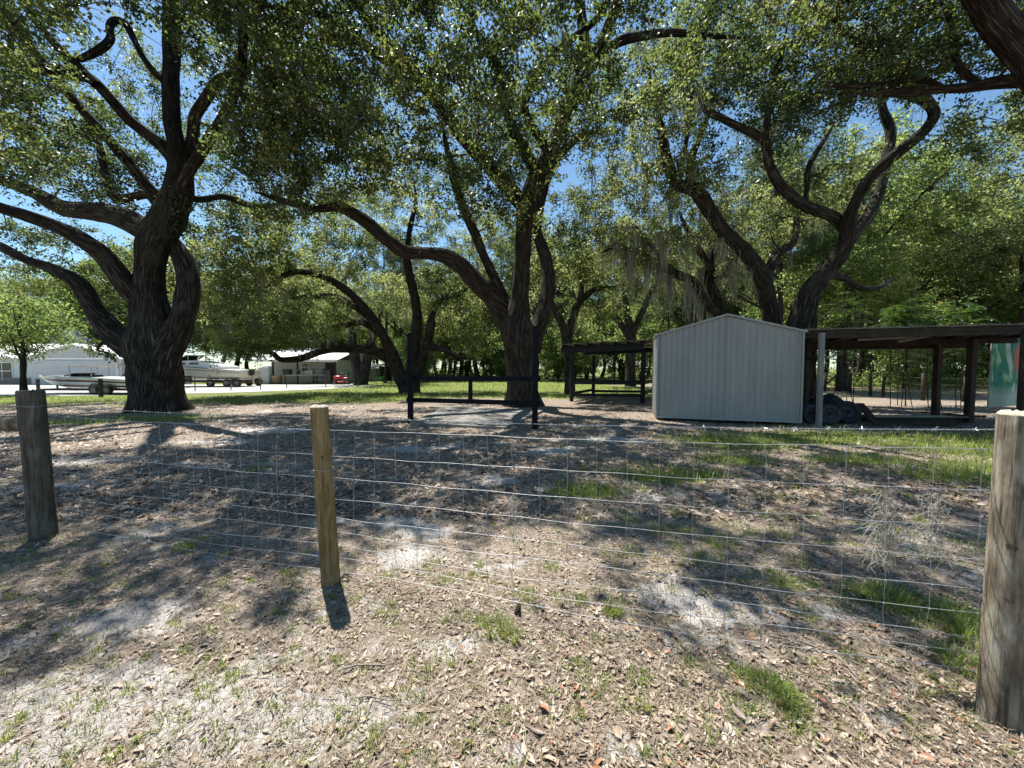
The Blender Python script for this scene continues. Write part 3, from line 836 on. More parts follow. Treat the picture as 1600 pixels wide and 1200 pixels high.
envs = [E(470, 380, 21, 4.0, 3.5, 1.9, 60), E(600, 330, 23, 4, 3.5, 2.5, 55), E(400, 480, 20, 3.0, 2.5, 2.2, 55), E(500, 490, 23, 3.2, 2, 1.1, 26),
        E(700, 470, 24, 2.6, 2.2, 2.4, 36), E(730, 530, 23, 1.4, 1.5, 0.9, 10), E(380, 390, 20, 2.6, 2, 2.6, 40), E(440, 530, 20.5, 2.2, 1.2, 0.8, 18), E(385, 545, 19.5, 1.7, 0.8, 0.5, 12), E(380, 520, 19, 1.2, 1.2, 1.0, 14), E(760, 380, 24, 2.4, 2.2, 2.4, 30)]
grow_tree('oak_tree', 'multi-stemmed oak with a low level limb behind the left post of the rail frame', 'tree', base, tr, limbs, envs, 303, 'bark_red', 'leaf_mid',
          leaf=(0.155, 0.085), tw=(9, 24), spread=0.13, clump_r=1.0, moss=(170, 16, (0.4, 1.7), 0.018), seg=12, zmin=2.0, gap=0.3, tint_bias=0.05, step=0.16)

# ------------------------------------------------------------------ oaks behind and beside the shed
D = 14.5
base = at(1208, 640, D); base.z = 0
tr = PL(D, [(1210, 660, 28), (1210, 620, 20), (1210, 560, 17), (1206, 505, 14), (1191, 435, 12.5), (1166, 396, 11), (1132, 362, 10.5), (1110, 330, 10.5), (1086, 297, 10), (1056, 285, 8), (1042, 250, 8), (1036, 215, 6), (1022, 160, 4), (1010, 90, 3)], -1.2)
limbs = [
    PL(D, [(1192, 450, 10), (1203, 418, 9), (1218, 393, 8), (1240, 377, 6), (1246, 335, 5), (1250, 290, 3)], 1.0),
    PL(D - .5, [(1090, 300, 8), (1078, 280, 6), (1083, 240, 5), (1100, 200, 4), (1112, 150, 3)], -0.5),
    PL(D - .8, [(1060, 287, 6), (1068, 240, 4), (1080, 170, 3), (1082, 110, 2)], -0.6),
]
envs = [E(1070, 260, 13.4, 1.5, 1.4, 0.9, 22), E(1040, 190, 13, 1.3, 1.5, 1.3, 20), E(1100, 90, 14.5, 2.0, 1.8, 1.7, 34), E(1260, 300, 15.5, 2.2, 1.6, 1.2, 24), E(1190, 350, 16, 2.2, 1.5, 0.8, 16), E(1000, 260, 14.5, 1.2, 1.5, 1.6, 14), E(1000, 130, 18, 2.2, 2.5, 1.8, 20)]
grow_tree('oak_tree', 'oak leaning left out from behind the peak of the grey metal shed', 'tree', base, tr, limbs, envs, 404, 'bark_grey', 'leaf_mid',
          leaf=(0.115, 0.065), tw=(9, 28), moss=(90, 14, (0.3, 1.3), 0.013), seg=14, gap=0.34, clear=0.7)

D = 13.2
base = at(1250, 650, D); base.z = 0
tr = PL(D, [(1246, 665, 34), (1247, 620, 27), (1250, 540, 24), (1253, 500, 21), (1264, 460, 17), (1290, 425, 15), (1310, 400, 14), (1322, 372, 13), (1325, 345, 11), (1345, 300, 9), (1370, 266, 9), (1400, 241, 9), (1430, 217, 9), (1452, 195, 9), (1460, 173, 9), (1440, 154, 8), (1400, 146, 7), (1360, 138, 4)], -2.4)
limbs = [
    PL(D - .6, [(1322, 358, 11), (1298, 337, 10), (1256, 321, 9), (1221, 292, 9), (1201, 256, 8), (1196, 222, 7), (1170, 206, 6), (1130, 186, 5), (1105, 174, 4), (1090, 150, 3)], -1.6),
    PL(D - .3, [(1318, 388, 11), (1335, 362, 11), (1356, 338, 10), (1373, 300, 9), (1385, 250, 8), (1391, 205, 8), (1378, 165, 6), (1384, 110, 5), (1395, 40, 4)], 0.8),
    PL(D, [(1290, 428, 8), (1322, 436, 6), (1345, 450, 5), (1375, 448, 4), (1402, 430, 3)], 1.2),
    PL(D - 1, [(1195, 225, 6), (1200, 170, 5), (1215, 110, 5), (1230, 40, 4)], -1.6),
    PL(D - 2, [(1440, 160, 7), (1400, 110, 6), (1330, 60, 5), (1280, 0, 4)], -1.2),
    PL(D - .5, [(1258, 322, 5), (1265, 260, 4), (1290, 215, 3), (1305, 190, 2)], 0.6),
]
envs = [E(1250, 100, 11.3, 2.4, 2.2, 1.9, 62), E(1340, 60, 10.8, 2.4, 2.2, 1.4, 44), E(1210, 190, 12, 1.3, 1.5, 1.0, 22), E(1150, 60, 13.2, 2.2, 1.8, 1.7, 34), E(1290, 290, 13.5, 1.6, 1.2, 0.9, 14), E(1410, 40, 12, 1.6, 2, 1.6, 22), E(1290, -40, 9.5, 3, 2, 1.4, 18)]
def sky_gap(q):
    # the open sky between the two shed oaks
    d = (q - np.array([4.9, 12.2, 8.9])) / np.array([1.0, 3.0, 1.25])
    return (d * d).sum() > 1
grow_tree('oak_tree', 'forked oak with a hooked limb rising behind the right corner of the grey metal shed', 'tree', base, tr, limbs, envs, 505, 'bark_grey', 'leaf_oak',
          leaf=(0.112, 0.064), tw=(9, 26), moss=(60, 10, (0.2, 0.8), 0.009), seg=14, gap=0.34, clear=0.75, keep=sky_gap)

D = 18.5
base = at(1135, 615, D); base.z = 0
tr = PL(D, [(1135, 635, 16), (1135, 590, 12), (1133, 540, 11), (1128, 500, 10), (1118, 465, 9), (1108, 435, 8), (1112, 400, 6), (1125, 360, 4), (1120, 310, 3)], 0.4)
limbs = [PL(D, [(1126, 495, 8), (1100, 470, 8), (1082, 440, 7), (1050, 425, 7), (1010, 402, 6), (965, 385, 4), (940, 395, 3)], -1.6),
         PL(D, [(1050, 425, 5), (1020, 385, 4), (990, 350, 3)], -1.5, -1.0),
         PL(D, [(1112, 420, 5), (1080, 370, 5), (1060, 330, 3)], -0.5)]
envs = [E(1010, 360, 17.5, 2.6, 2, 1.8, 40), E(1090, 340, 18.5, 2.4, 2, 1.6, 32), E(960, 300, 18, 1.8, 2, 2.0, 24), E(1140, 410, 19, 1.8, 1.5, 1.0, 14)]
grow_tree('oak_tree', 'oak behind the left side of the grey shed draped with long grey hanging moss', 'tree', base, tr, limbs, envs, 606, 'bark_grey', 'leaf_mid',
          leaf=(0.13, 0.072), tw=(8, 24), spread=0.12, moss=(150, 22, (0.6, 2.6), 0.022), seg=12, gap=0.36, step=0.16)

for (px, byy, Dd, lab, sd_, pts, lim, en) in [
    (890, 620, 21.5, 'slim forked oak standing beside the left posts of the black open shelter', 707,
     [(890, 635, 12), (890, 600, 8), (889, 560, 7), (885, 528, 8), (876, 502, 6), (864, 480, 5), (858, 450, 4), (862, 410, 3)],
     [[(886, 530, 7), (897, 490, 6), (912, 465, 5), (935, 450, 4), (965, 448, 3)], [(893, 500, 5), (908, 455, 4), (905, 410, 3)]],
     [(870, 400, 0, 1.9, 1.8, 1.6, 26), (940, 420, 0.5, 2.0, 1.8, 1.3, 24), (930, 480, 1.0, 1.7, 1.2, 0.8, 10), (810, 450, 2, 1.5, 1.5, 1.2, 10)]),
    (985, 604, 30.0, 'grey oak trunk standing behind the black open shelter', 808,
     [(985, 612, 10), (985, 590, 8), (985, 560, 8), (986, 530, 8), (982, 500, 6), (976, 460, 4), (970, 420, 3)],
     [[(985, 530, 6), (965, 500, 5), (945, 480, 4), (925, 475, 3)], [(986, 525, 6), (1002, 490, 5), (1018, 455, 4), (1040, 430, 3)]],
     [(950, 440, 0, 3, 2.5, 2.2, 34), (1020, 420, 0, 3, 2.5, 2.4, 34), (985, 380, 0, 3, 2.5, 2.0, 26)]),
    (566, 604, 33.0, 'dark double-stemmed oak between the workshop and the leaning oak', 909,
     [(565, 610, 14), (563, 595, 10), (557, 570, 8), (552, 545, 7), (548, 510, 5), (540, 470, 4)],
     [[(566, 600, 9), (572, 570, 8), (578, 545, 6), (588, 510, 5), (600, 480, 3)]],
     [(550, 460, 0, 4, 3, 2.6, 44), (610, 470, 1, 3.5, 3, 2.4, 34)])]:
    b0 = at(px, byy, Dd); b0.z = 0
    grow_tree('oak_tree', lab, 'tree', b0, PL(Dd, pts, 0.3), [PL(Dd, l, 0.8) for l in lim], [E(a, b_, Dd + c, d, e, f, n) for (a, b_, c, d, e, f, n) in en], sd_, 'bark_far', 'leaf_mid',
              leaf=(0.19, 0.105), tw=(8, 20), spread=0.16, clump_r=1.1, moss=(70, 10, (0.4, 1.6), 0.018), seg=10, zmin=2.2, step=0.2, twr=0.012, tint_bias=0.1)

# ------------------------------------------------------------------ near tree whose limbs come in from the right
D = 7.6
base = Vector((14.6, 6.6, 0))
tr = ([(14.6, 6.6, -0.3), (14.6, 6.6, 0.6), (14.4, 6.7, 2.4), (13.6, 6.9, 4.2), tuple(at(1700, 190, D)), tuple(at(1605, 85, D)), tuple(at(1552, 20, D)), tuple(at(1500, -60, 7.4)), tuple(at(1430, -200, 7.2))], [0.6, 0.48, 0.42, 0.4, 0.33, 0.27, 0.24, 0.2, 0.1])
limbs = [PL(8.6, [(1660, 140, 12), (1600, 128, 12), (1560, 128, 11), (1510, 136, 9), (1460, 141, 9), (1410, 144, 8), (1370, 147, 7), (1338, 146, 5)], 0.4),
         PL(8.8, [(1480, 140, 6), (1440, 125, 5), (1390, 130, 4), (1330, 135, 4), (1280, 130, 3)], 0.5),
         PL(8.8, [(1530, 133, 6), (1495, 100, 5), (1490, 50, 4), (1470, 0, 3)], -0.2)]
envs = [E(1500, 60, 9, 1.3, 1.2, 1.0, 26), E(1560, 190, 9.4, 1.0, 1.2, 0.45, 8), E(1400, 90, 9.2, 1.2, 1.2, 0.8, 20), E(1620, 0, 8.2, 1.6, 1.5, 1.4, 24), E(1400, -60, 8, 2.2, 1.6, 1.0, 26), E(1330, 110, 9.2, 0.9, 0.9, 0.5, 12), ((6.0, 5.2, 8.4), (2.4, 1.2, 0.7), 16)]
grow_tree('oak_tree', 'near oak whose dark limbs enter at the top right corner', 'tree', base, tr, limbs, envs, 111, 'bark_red', 'leaf_oak',
          leaf=(0.10, 0.056), tw=(8, 26), clump_r=0.62, min_d=0.55, spread=0.08, moss=(14, 8, (0.2, 0.5), 0.006), seg=14)

# ------------------------------------------------------------------ trees of the woods: prototypes, then copies
def copy_tree(root, loc, rz, s, label, group, name=None):
    c = root.copy(); C.objects.link(c)
    c.location = loc; c.rotation_euler = (0, 0, rz); c.scale = s
    c['label'] = label; c['group'] = group
    for ch in root.children:
        d = ch.copy(); C.objects.link(d); d.parent = c
    return c

def proto(name, label, cat, group, loc, H, r, crown, seed, leafm, leaf, tw, lean=0.3, moss=None, bark='bark_far', forks=2, zc=2.0, clump_r=1.15):
    rng = np.random.default_rng(seed)
    x, y, _ = loc
    k = np.linspace(0, 1, 7)
    wob = np.cumsum(rng.normal(0, lean * 0.25, (7, 2)), 0)
    wob[0] = 0
    pts = [(x + wob[i, 0], y + wob[i, 1], -0.2 + H * 0.93 * k[i]) for i in range(7)]
    rad = [r * 1.45, r * 0.95, r * 0.85, r * 0.7, r * 0.55, r * 0.35, r * 0.12]
    lim = []
    for f in range(forks):
        i = 2 + f % 3
        an = rng.uniform(0, 2 * np.pi)
        p0 = np.array(pts[i]); L = H * rng.uniform(0.25, 0.4)
        d = np.array([math.cos(an), math.sin(an), 0.0])
        lim.append(([tuple(p0), tuple(p0 + d * L * 0.35 + np.array([0, 0, L * 0.2])), tuple(p0 + d * L * 0.7 + np.array([0, 0, L * 0.5])), tuple(p0 + d * L + np.array([0, 0, L * 0.7]))],
                    [rad[i] * 0.7, rad[i] * 0.5, rad[i] * 0.35, rad[i] * 0.12]))
    envs = [((x + c[0], y + c[1], c[2]), c[3:6], c[6]) for c in crown]
    return grow_tree(name, label, cat, (x, y, 0), (pts, rad), lim, envs, seed, bark, leafm, leaf=leaf, tw=tw, spread=0.2, clump_r=clump_r, moss=moss, group=group,
                     seg=6, zmin=zc, step=0.4, twr=0.016, min_d=0.9, tint_bias=0.08, gap=0.36)

rngp = np.random.default_rng(5)
GW = 'trees of the woods beyond the far lawn'
LP = 'slender pine with a bare straight trunk in the woods beyond the far lawn'
LO = 'bushy broadleaf tree in the woods beyond the far lawn'
pine = proto('pine_tree', LP, 'tree', GW + ' (pines)', (1.5, 47, 0), 19, 0.19, [(0, 0, 15, 2.3, 2.3, 3.8, 34), (0, 0, 10.5, 2.2, 2.2, 1.5, 9)], 61, 'leaf_pine', (0.30, 0.06), (9, 26), lean=0.5, zc=6)
pine2 = proto('pine_tree', LP, 'tree', GW + ' (pines)', (6.5, 52, 0), 17, 0.17, [(0.3, 0, 13.5, 2.1, 2.1, 3.2, 30), (0, 0, 8.5, 1.8, 1.8, 1.6, 10)], 62, 'leaf_pine', (0.30, 0.06), (9, 26), lean=0.6, zc=5)
wood = proto('broadleaf_tree', LO, 'tree', GW + ' (broadleaf)', (-6, 50, 0), 13, 0.24, [(0, 0, 8.6, 4.0, 4.0, 3.6, 75), (1, -1, 5.0, 3.4, 3.0, 1.7, 28)], 63, 'leaf_mid', (0.26, 0.14), (8, 20), lean=0.9, forks=4, zc=2.6, moss=(40, 8, (0.5, 1.6), 0.03))
wood2 = proto('broadleaf_tree', LO, 'tree', GW + ' (broadleaf)', (14, 47, 0), 11, 0.2, [(0, 0, 7.2, 3.5, 3.5, 3.2, 62), (-1, -1, 3.9, 2.8, 2.8, 1.3, 22)], 64, 'leaf_bright', (0.26, 0.14), (8, 20), lean=0.9, forks=4, zc=2.0)
under = proto('young_tree', 'leafy young tree at the near edge of the woods', 'tree', 'young trees at the edge of the woods', (-2.5, 44, 0), 6, 0.09, [(0, 0, 3.7, 2.0, 2.0, 2.1, 34), (0.3, 0, 1.8, 1.6, 1.6, 0.9, 12)], 65, 'leaf_bright', (0.2, 0.11), (8, 20), lean=0.4, forks=2, zc=0.6, clump_r=0.9)
placed = [(1.5, 47), (6.5, 52), (-6, 50), (14, 47), (-2.5, 44)]
def free(x, y, d):
    return all((x - a) ** 2 + (y - b) ** 2 > d * d for a, b in placed)
def scatter(n, xr, yr, protos, d, srange, label, group):
    got = 0; tries = 0
    while got < n and tries < n * 40:
        tries += 1
        y = rngp.uniform(*yr)
        k0, k1 = xr
        x = y * rngp.uniform((k0 - 800) / F, (k1 - 800) / F)
        if not free(x, y, d): continue
        placed.append((x, y)); got += 1
        pr = protos[int(rngp.integers(0, len(protos)))]
        s = rngp.uniform(*srange)
        copy_tree(pr, (x, y, 0), rngp.uniform(0, 6.28), (s, s, s * rngp.uniform(0.9, 1.12)), label or pr['label'], group or pr['group'])
scatter(30, (600, 1130), (40, 62), [pine, pine2], 1.5, (0.8, 1.1), None, None)
scatter(40, (540, 1130), (44, 74), [wood, wood2], 3.2, (0.9, 1.5), None, None)
scatter(26, (600, 1130), (40, 54), [under], 1.8, (0.7, 1.3), None, None)
LG2 = 'woodland trees behind the right carport'
scatter(9, (1180, 1700), (32, 48), [wood, wood2], 3.6, (1.1, 1.6), 'leafy woodland tree rising behind the right-hand carport', LG2)
scatter(12, (1180, 1750), (22, 38), [pine, pine2], 2.0, (0.7, 1.0), 'thin straight pine trunk in the woods behind the right-hand carport', LG2 + ' (pines)')
scatter(11, (1200, 1700), (26, 38), [under], 2.2, (0.7, 1.2), 'leafy sapling in the woods behind the right-hand carport', LG2 + ' (saplings)')
LG3 = 'trees behind the houses at left'
scatter(30, (-220, 620), (44, 64), [wood, wood2], 3.6, (1.0, 1.5), 'leafy tree rising behind the houses at left', LG3)

# bright tree in front of the house at far left
ct = proto('small_tree', 'small bright green tree with a thin trunk in front of the house at far left', 'tree', None, (-27.6, 21.0, 0), 6.0, 0.13,
           [(-0.6, 0, 4.0, 2.5, 2.2, 1.6, 46), (0.8, -0.4, 3.2, 1.6, 1.5, 0.9, 16)], 77, 'leaf_bright', (0.16, 0.085), (9, 26), lean=0.2, forks=3, zc=1.9)
# broadleaf trees close behind the carport, at right
for (x, y, H, sd_, lab) in [(21.5, 24.0, 18, 81, 'tall light green tree behind the carport left of the hanging banner'),
                            (29.5, 22.0, 18, 82, 'large tree with dark level branches at the right edge behind the carport')]:
    proto('broadleaf_tree', lab, 'tree', None, (x, y, 0), H, 0.26, [(0, 0, H * 0.66, 5.4, 4.4, H * 0.3, 120), (-1.5, -1, H * 0.38, 4.6, 3.4, 2.2, 44)], sd_, 'leaf_bright' if sd_ == 81 else 'leaf_mid', (0.18, 0.10), (10, 24), lean=0.8, forks=6, zc=2.8)

# undergrowth along the wood's edge
rng = np.random.default_rng(9)
n = 6500
k = rng.uniform(-400, 1900, n); yy = np.where(k > 1130, rng.uniform(27, 42, n), rng.uniform(42, 56, n)); xx = (k - 800) / F * yy
okm = (vnoise(np.stack([xx * .25, yy * .25, xx * 0], 1), 77) > 0.46)
okm &= ~((k < 640) & (yy < 44))
xx, yy = xx[okm], yy[okm]
P0 = np.stack([np.repeat(xx, 16), np.repeat(yy, 16), np.zeros(len(xx) * 16)], 1)
P0 += np.abs(rng.normal(size=P0.shape)) * np.array([0, 0, 0.55]) + rng.normal(size=P0.shape) * np.array([0.4, 0.4, 0])
P0[:, 2] += 0.08
V, Qd, ta = leaves(rng, P0, 0.22, 0.12)
tag(link('undergrowth', np_mesh('undergrowth', V, Qd, attrs={'tint': ta}), M['leaf_bright']), 'low leafy undergrowth at the foot of the woods', 'undergrowth', kind='stuff')

# fern-leaved shrub behind the carport
def fern_shrub():
    rng = np.random.default_rng(33)
    base = Vector((11.9, 14.2, 0))
    root = empty('fern_leaved_shrub', base, 'dark green shrub with feathery fern-like fronds rising above the carport roof', 'shrub')
    st = Acc(); V_, Q_, T_ = [], [], []; n0 = 0
    for s in range(17):
        px = rng.uniform(1315, 1525)
        top = np.array(at(px, rng.uniform(440, 495), rng.uniform(13.3, 15.2)))
        b = np.array([top[0] + rng.normal() * 0.2, top[1] + rng.normal() * 0.2, -0.1])
        P = catmull([b, (b + top) / 2 + rng.normal(size=3) * 0.15, top], 10)
        st.add(*tube(P, np.linspace(0.014, 0.008, 10), 6))
        for f in range(34):
            t = rng.uniform(0.62, 1.0)
            o = P[int(t * 9)] + rng.normal(size=3) * 0.18
            an = rng.uniform(0, 2 * np.pi); L = rng.uniform(0.45, 0.9)
            d = np.array([math.cos(an), math.sin(an), rng.uniform(0.1, 0.7)])
            m = 15
            u = np.linspace(0.12, 1, m)
            rach = o + d * L * u[:, None] + np.array([0, 0, -0.55 * L]) * (u[:, None] ** 2)
            tan = unit(np.gradient(rach, axis=0))
            sd = unit(np.cross(tan, np.array([0, 0, 1.0])))
            ll = 0.15 * np.sin(np.pi * (0.15 + 0.85 * u) ** 0.8)[:, None] + 0.03
            for sgn in (-1, 1):
                tip = rach + sgn * sd * ll + tan * ll * 0.35 - np.array([0, 0, 0.03])
                w1 = tan * 0.022
                V = np.stack([rach - w1, (rach + tip) / 2 - w1, tip, (rach + tip) / 2 + w1], 1).reshape(-1, 3)
                V_.append(V); Q_.append(np.arange(m)[:, None] * 4 + np.arange(4)[None] + n0); n0 += len(V)
                T_.append(np.repeat(np.clip(rng.normal(0.4, 0.15, m), 0, 1), 4))
    off = np.array(base)
    link('stems', st.mesh('stems', off), M['bark_far'], root)
    link('fronds', np_mesh('fronds', np.concatenate(V_) - off, np.concatenate(Q_), attrs={'tint': np.concatenate(T_)}), M['leaf_fern'], root)
fern_shrub()

# ------------------------------------------------------------------ grey metal shed
pL = gp(1025, 656); pR = gp(1251, 665)
ux = (pR - pL); SW = ux.length; ux = ux.normalized(); vx = Vector((-ux.y, ux.x, 0))
RZ = math.atan2(ux.y, ux.x)
shed = empty('metal_shed', (pL.x, pL.y, 0), 'pale grey corrugated metal shed with a low gable between the two open shelters', 'shed', rz=RZ)
SD, EV, PK = 1.7, 2.45, 2.92
def gable_z(x):
    return EV + (PK - EV) * (1 - abs(x - SW / 2) / (SW / 2))
def corr(name, f, x0, x1, mat, parent, pitch=0.148, dep=0.034, th=0.004):
    """ribbed sheet: f(x, d) -> (lower point, upper point); d is how far the surface stands out"""
    xs = []; x = x0
    prof = [(0.0, 0), (0.64, 0), (0.74, 1), (0.90, 1), (1.0, 0)]
    k = math.floor(x0 / pitch)
    while True:
        for (a, d) in prof[:-1]:
            xx = (k + a) * pitch
            if x0 + 1e-4 < xx < x1 - 1e-4: xs.append((xx, d * dep))
        k += 1
        if k * pitch > x1: break
    xs = [(x0, 0)] + xs + [(x1, 0)]
    if x0 < SW / 2 < x1: xs.append((SW / 2, 0)); xs.sort()
    V = []; Qd = []
    for (xx, d) in xs:
        a, b = f(xx, d); V += [a, b]
    n = len(xs)
    Qd = [(2 * i, 2 * i + 2, 2 * i + 3, 2 * i + 1) for i in range(n - 1)]
    me = np_mesh(name, np.array(V, float), np.array(Qd))
    return link(name, me, mat, parent)
NP = 5
for i in range(NP):
    a, b = SW * i / NP, SW * (i + 1) / NP
    off = 0.0 if i % 2 == 0 else 0.006
    corr('wall_panel', lambda x, d, o=off: ((x, -d - o, 0.10), (x, -d - o, gable_z(x) - 0.01)), a - (0.012 if i % 2 else 0), b + (0.012 if i % 2 else 0), M['shed_metal'], shed)
corr('side_wall', lambda y, d: ((SW + d, y, 0.10), (SW + d, y, EV - .01)), 0.03, SD, M['shed_metal'], shed)
corr('side_wall', lambda y, d: ((-d, y, 0.10), (-d, y, EV - .01)), 0.03, SD, M['shed_metal'], shed)
corr('back_wall', lambda x, d: ((x, SD + d, 0.10), (x, SD + d, gable_z(x) - 0.01)), 0, SW, M['shed_metal'], shed)
for s in (-1, 1):
    def rf(y, d, s=s):
        e = SW / 2 + s * (SW / 2 + 0.035)
        return ((e, y, EV - 0.02 + d), (SW / 2, y, PK + 0.02 + d))
    corr('roof_panel', rf, -0.06, SD + 0.06, M['roof_rust'], shed)
    e = SW / 2 + s * (SW / 2 + 0.02)
    MB().bar((e, -0.055, EV - 0.005), (SW / 2, -0.055, PK + 0.028), 0.03, 0.05).build('gable_trim', M['trim_metal'], shed)
    MB().tube([(SW / 2 + s * (SW / 2 + 0.03), -0.1, EV - 0.01), (SW / 2 + s * (SW / 2 + 0.03), SD / 2, EV - 0.01), (SW / 2 + s * (SW / 2 + 0.03), SD, EV - 0.01)], 0.032, 8).build('eave_trim', M['trim_metal'], shed, True)
MB().box((SW / 2, -0.022, 0.095), (SW + 0.02, 0.05, 0.05)).build('base_rail', M['trim_metal'], shed)
for xx in (0.25, SW / 2, SW - 0.25):
    MB().box((xx, SD / 2 + 0.02, 0.02), (0.10, SD - 0.1, 0.14)).build('skid', M['old_wood'], shed)
for xx in (0.01, SW - 0.01):
    MB().box((xx, -0.024, EV / 2 + 0.06), (0.045, 0.045, EV - 0.10)).build('corner_trim', M['shed_metal'], shed)

# ------------------------------------------------------------------ black open shelter left of the shed
A_, B_, C_ = gp(893, 627), gp(927, 619), gp(1004, 630)
D_ = C_ + (B_ - A_) * 1.0
sh = empty('open_shelter', (A_.x, A_.y, 0), 'black timber open shelter with rails and flat roof left of the metal shed', 'shelter')
o_ = Vector((A_.x, A_.y, 0))
def zat(py, Y): return at(800, py, Y).z
hA = zat(552, A_.y); hC = zat(549, C_.y)
for p, h in ((A_, hA), (B_, hA), (C_, hC), (D_, hC)):
    MB().box(Vector((p.x, p.y, h / 2 - 0.1)) - o_, (0.15, 0.15, h + 0.2), bevel=0.008).build('post', M['black_wood'], sh)
fl = at(877, 547, A_.y + 0.1); fr = at(1006, 541, C_.y - 0.05)
MB().bar(fl - o_, fr - o_, 0.1, 0.27).build('front_beam', M['black_wood'], sh)
bk = (B_ - A_)
MB().bar(fl + bk - o_, fr + bk - o_, 0.1, 0.24).build('back_beam', M['black_wood'], sh)
dn = (fr - fl).normalized()
for t in np.linspace(0.06, 0.98, 7):
    q = fl.lerp(fr, t)
    MB().bar(q + Vector((0, 0, .155)) - bk * 0.12 - o_, q + bk * 1.12 + Vector((0, 0, .155)) - o_, 0.05, 0.1).build('rafter', M['black_wood'], sh)
for t in np.linspace(0, 0.92, 7):
    a = fl.lerp(fr, t) + Vector((0, 0, .215)); b = fl.lerp(fr, t + 0.148) + Vector((0, 0, .215 + 0.012 * math.sin(t * 30)))
    q = bk * 0.14
    MB().poly([a - q - o_, b - q - o_, b + bk * 1.14 - o_, a + bk * 1.14 - o_], (0, 0, 0.02)).build('roof_sheet', M['roof_rust'], sh)
for (p, q, ys) in ((A_, C_, (598, 617)), (B_, D_, (596, 611)), (A_, B_, (599, 615)), (C_, D_, (599, 615))):
    for y_ in ys:
        ha = zat(y_, p.y); hb = ha if q in (B_, D_) and p in (A_, C_) else zat(y_ + 1, q.y)
        MB().bar(Vector((p.x, p.y, ha)) - o_, Vector((q.x, q.y, hb)) - o_, 0.05, 0.13).build('rail', M['black_wood'], sh)
eL = fr + Vector((0.03, 0, 0.1)); eR = at(1040, 536, 14.9)
for k in range(3):
    MB().bar(eL + bk * (0.05 + 0.3 * k) - o_ - Vector((0, 0, 0.05 * k)), eR + bk * (0.05 + 0.3 * k) - o_ - Vector((0, 0, 0.05 * k)), 0.12, 0.05).build('roof_board', M['pale_wood'], sh)
q = bk * 0.14
MB().poly([eL - q + Vector((0, 0, .1)) - o_, eR - q + Vector((0, 0, .12)) - o_, eR + bk + Vector((0, 0, .12)) - o_, eL + bk + Vector((0, 0, .1)) - o_], (0, 0, 0.02)).build('roof_sheet', M['roof_rust'], sh)

# ------------------------------------------------------------------ carport right of the shed
cp0 = gp(1279, 668)
cpo = Vector((cp0.x, cp0.y, 0))
cp = empty('carport', cpo, 'brown timber carport with a low flat roof right of the metal shed', 'carport')
posts = [(gp(1279, 668), 'grey_wood', 0.105, 'weathered pale grey post'), (gp(1258, 651), 'old_wood', 0.13, None), (gp(1461, 651), 'old_wood', 0.15, None), (gp(1513, 661), 'old_wood', 0.15, None),
         (Vector((at(1599, 600, 8.2).x, 8.2, 0)), 'old_wood', 0.12, None)]
FLc = at(1254, 517, 9.78); FRc = FLc + ux * 5.6 + Vector((0, 0, 0.03)); FRc.z = at(1600, 507, FRc.y if False else 8.3).z
BLc = FLc + vx * 3.7; BRc = FRc + vx * 3.7
BLc.z = FLc.z - 0.13; BRc.z = FRc.z - 0.13
for (p, mname, wd, lb) in posts:
    d = (p - Vector((FLc.x, FLc.y, 0))).dot(vx)
    h = FLc.z - 0.13 * d / 3.7 - 0.11
    po = MB().box(Vector((p.x, p.y, h / 2 - 0.1)) - cpo, (wd, wd, h + 0.2), bevel=0.012).build('post', M[mname], cp)
    if lb: po['label'] = lb
def rp(s, t, dz=0):
    a = FLc.lerp(FRc, s); b = BLc.lerp(BRc, s)
    return a.lerp(b, t) + Vector((0, 0, dz)) - cpo
MB().bar(rp(0.0, -0.012, -0.055), rp(1.0, -0.012, -0.055), 0.03, 0.10).build('fascia_board', M['old_wood'], cp)
for t, dz in ((0.0, -0.13), (0.56, -0.15), (0.92, -0.17)):
    MB().bar(rp(0, t, dz), rp(1, t, dz), 0.07, 0.15).build('beam', M['old_wood'], cp)
for k, s in enumerate(np.linspace(0.02, 0.98, 9)):
    MB().bar(rp(s, 0.01, -0.055), rp(s, 1, -0.055), 0.045, 0.085).build('rafter', M['old_wood'], cp)
for k in range(8):
    s0, s1 = k / 8 - 0.004, (k + 1) / 8 + 0.004
    dz = 0.004 * (k % 2)
    MB().poly([rp(s0, -0.04, dz), rp(s1, -0.04, dz), rp(s1, 1.03, dz), rp(s0, 1.03, dz)], (0, 0, 0.02)).build('roof_sheet', M['roof_rust'], cp)
MB().bar(at(1404, 534, 9.6) - cpo, at(1482, 519, 8.9) - cpo, 0.03, 0.06).build('loose_board', M['grey_wood'], cp)
MB().bar(at(1340, 531, 9.7) - cpo, at(1430, 527, 9.4) - cpo, 0.02, 0.05).build('loose_board', M['grey_wood'], cp)
MB().bar(at(1255, 560, 11.2) - cpo, at(1280, 560, 9.7) - cpo, 0.04, 0.09).build('side_rail', M['old_wood'], cp)
# leaves and twigs lying on the carport roof
rng = np.random.default_rng(71)
n = 2600
s_ = rng.uniform(0, 1, n); t_ = rng.uniform(-0.04, 1, n) ** 1.0
P0 = np.array([list(rp(a, b, 0.028)) for a, b in zip(s_, t_)]) + np.array(cpo) + np.abs(rng.normal(size=(n, 3))) * np.array([0, 0, 0.02])
V, Qd, ta = leaves(rng, P0, 0.07, 0.035)
tag(link('roof_litter', np_mesh('roof_litter', V, Qd, attrs={'tint': ta}), M['litter']), 'dry leaf litter lying on the carport roof', 'leaf litter', kind='stuff')

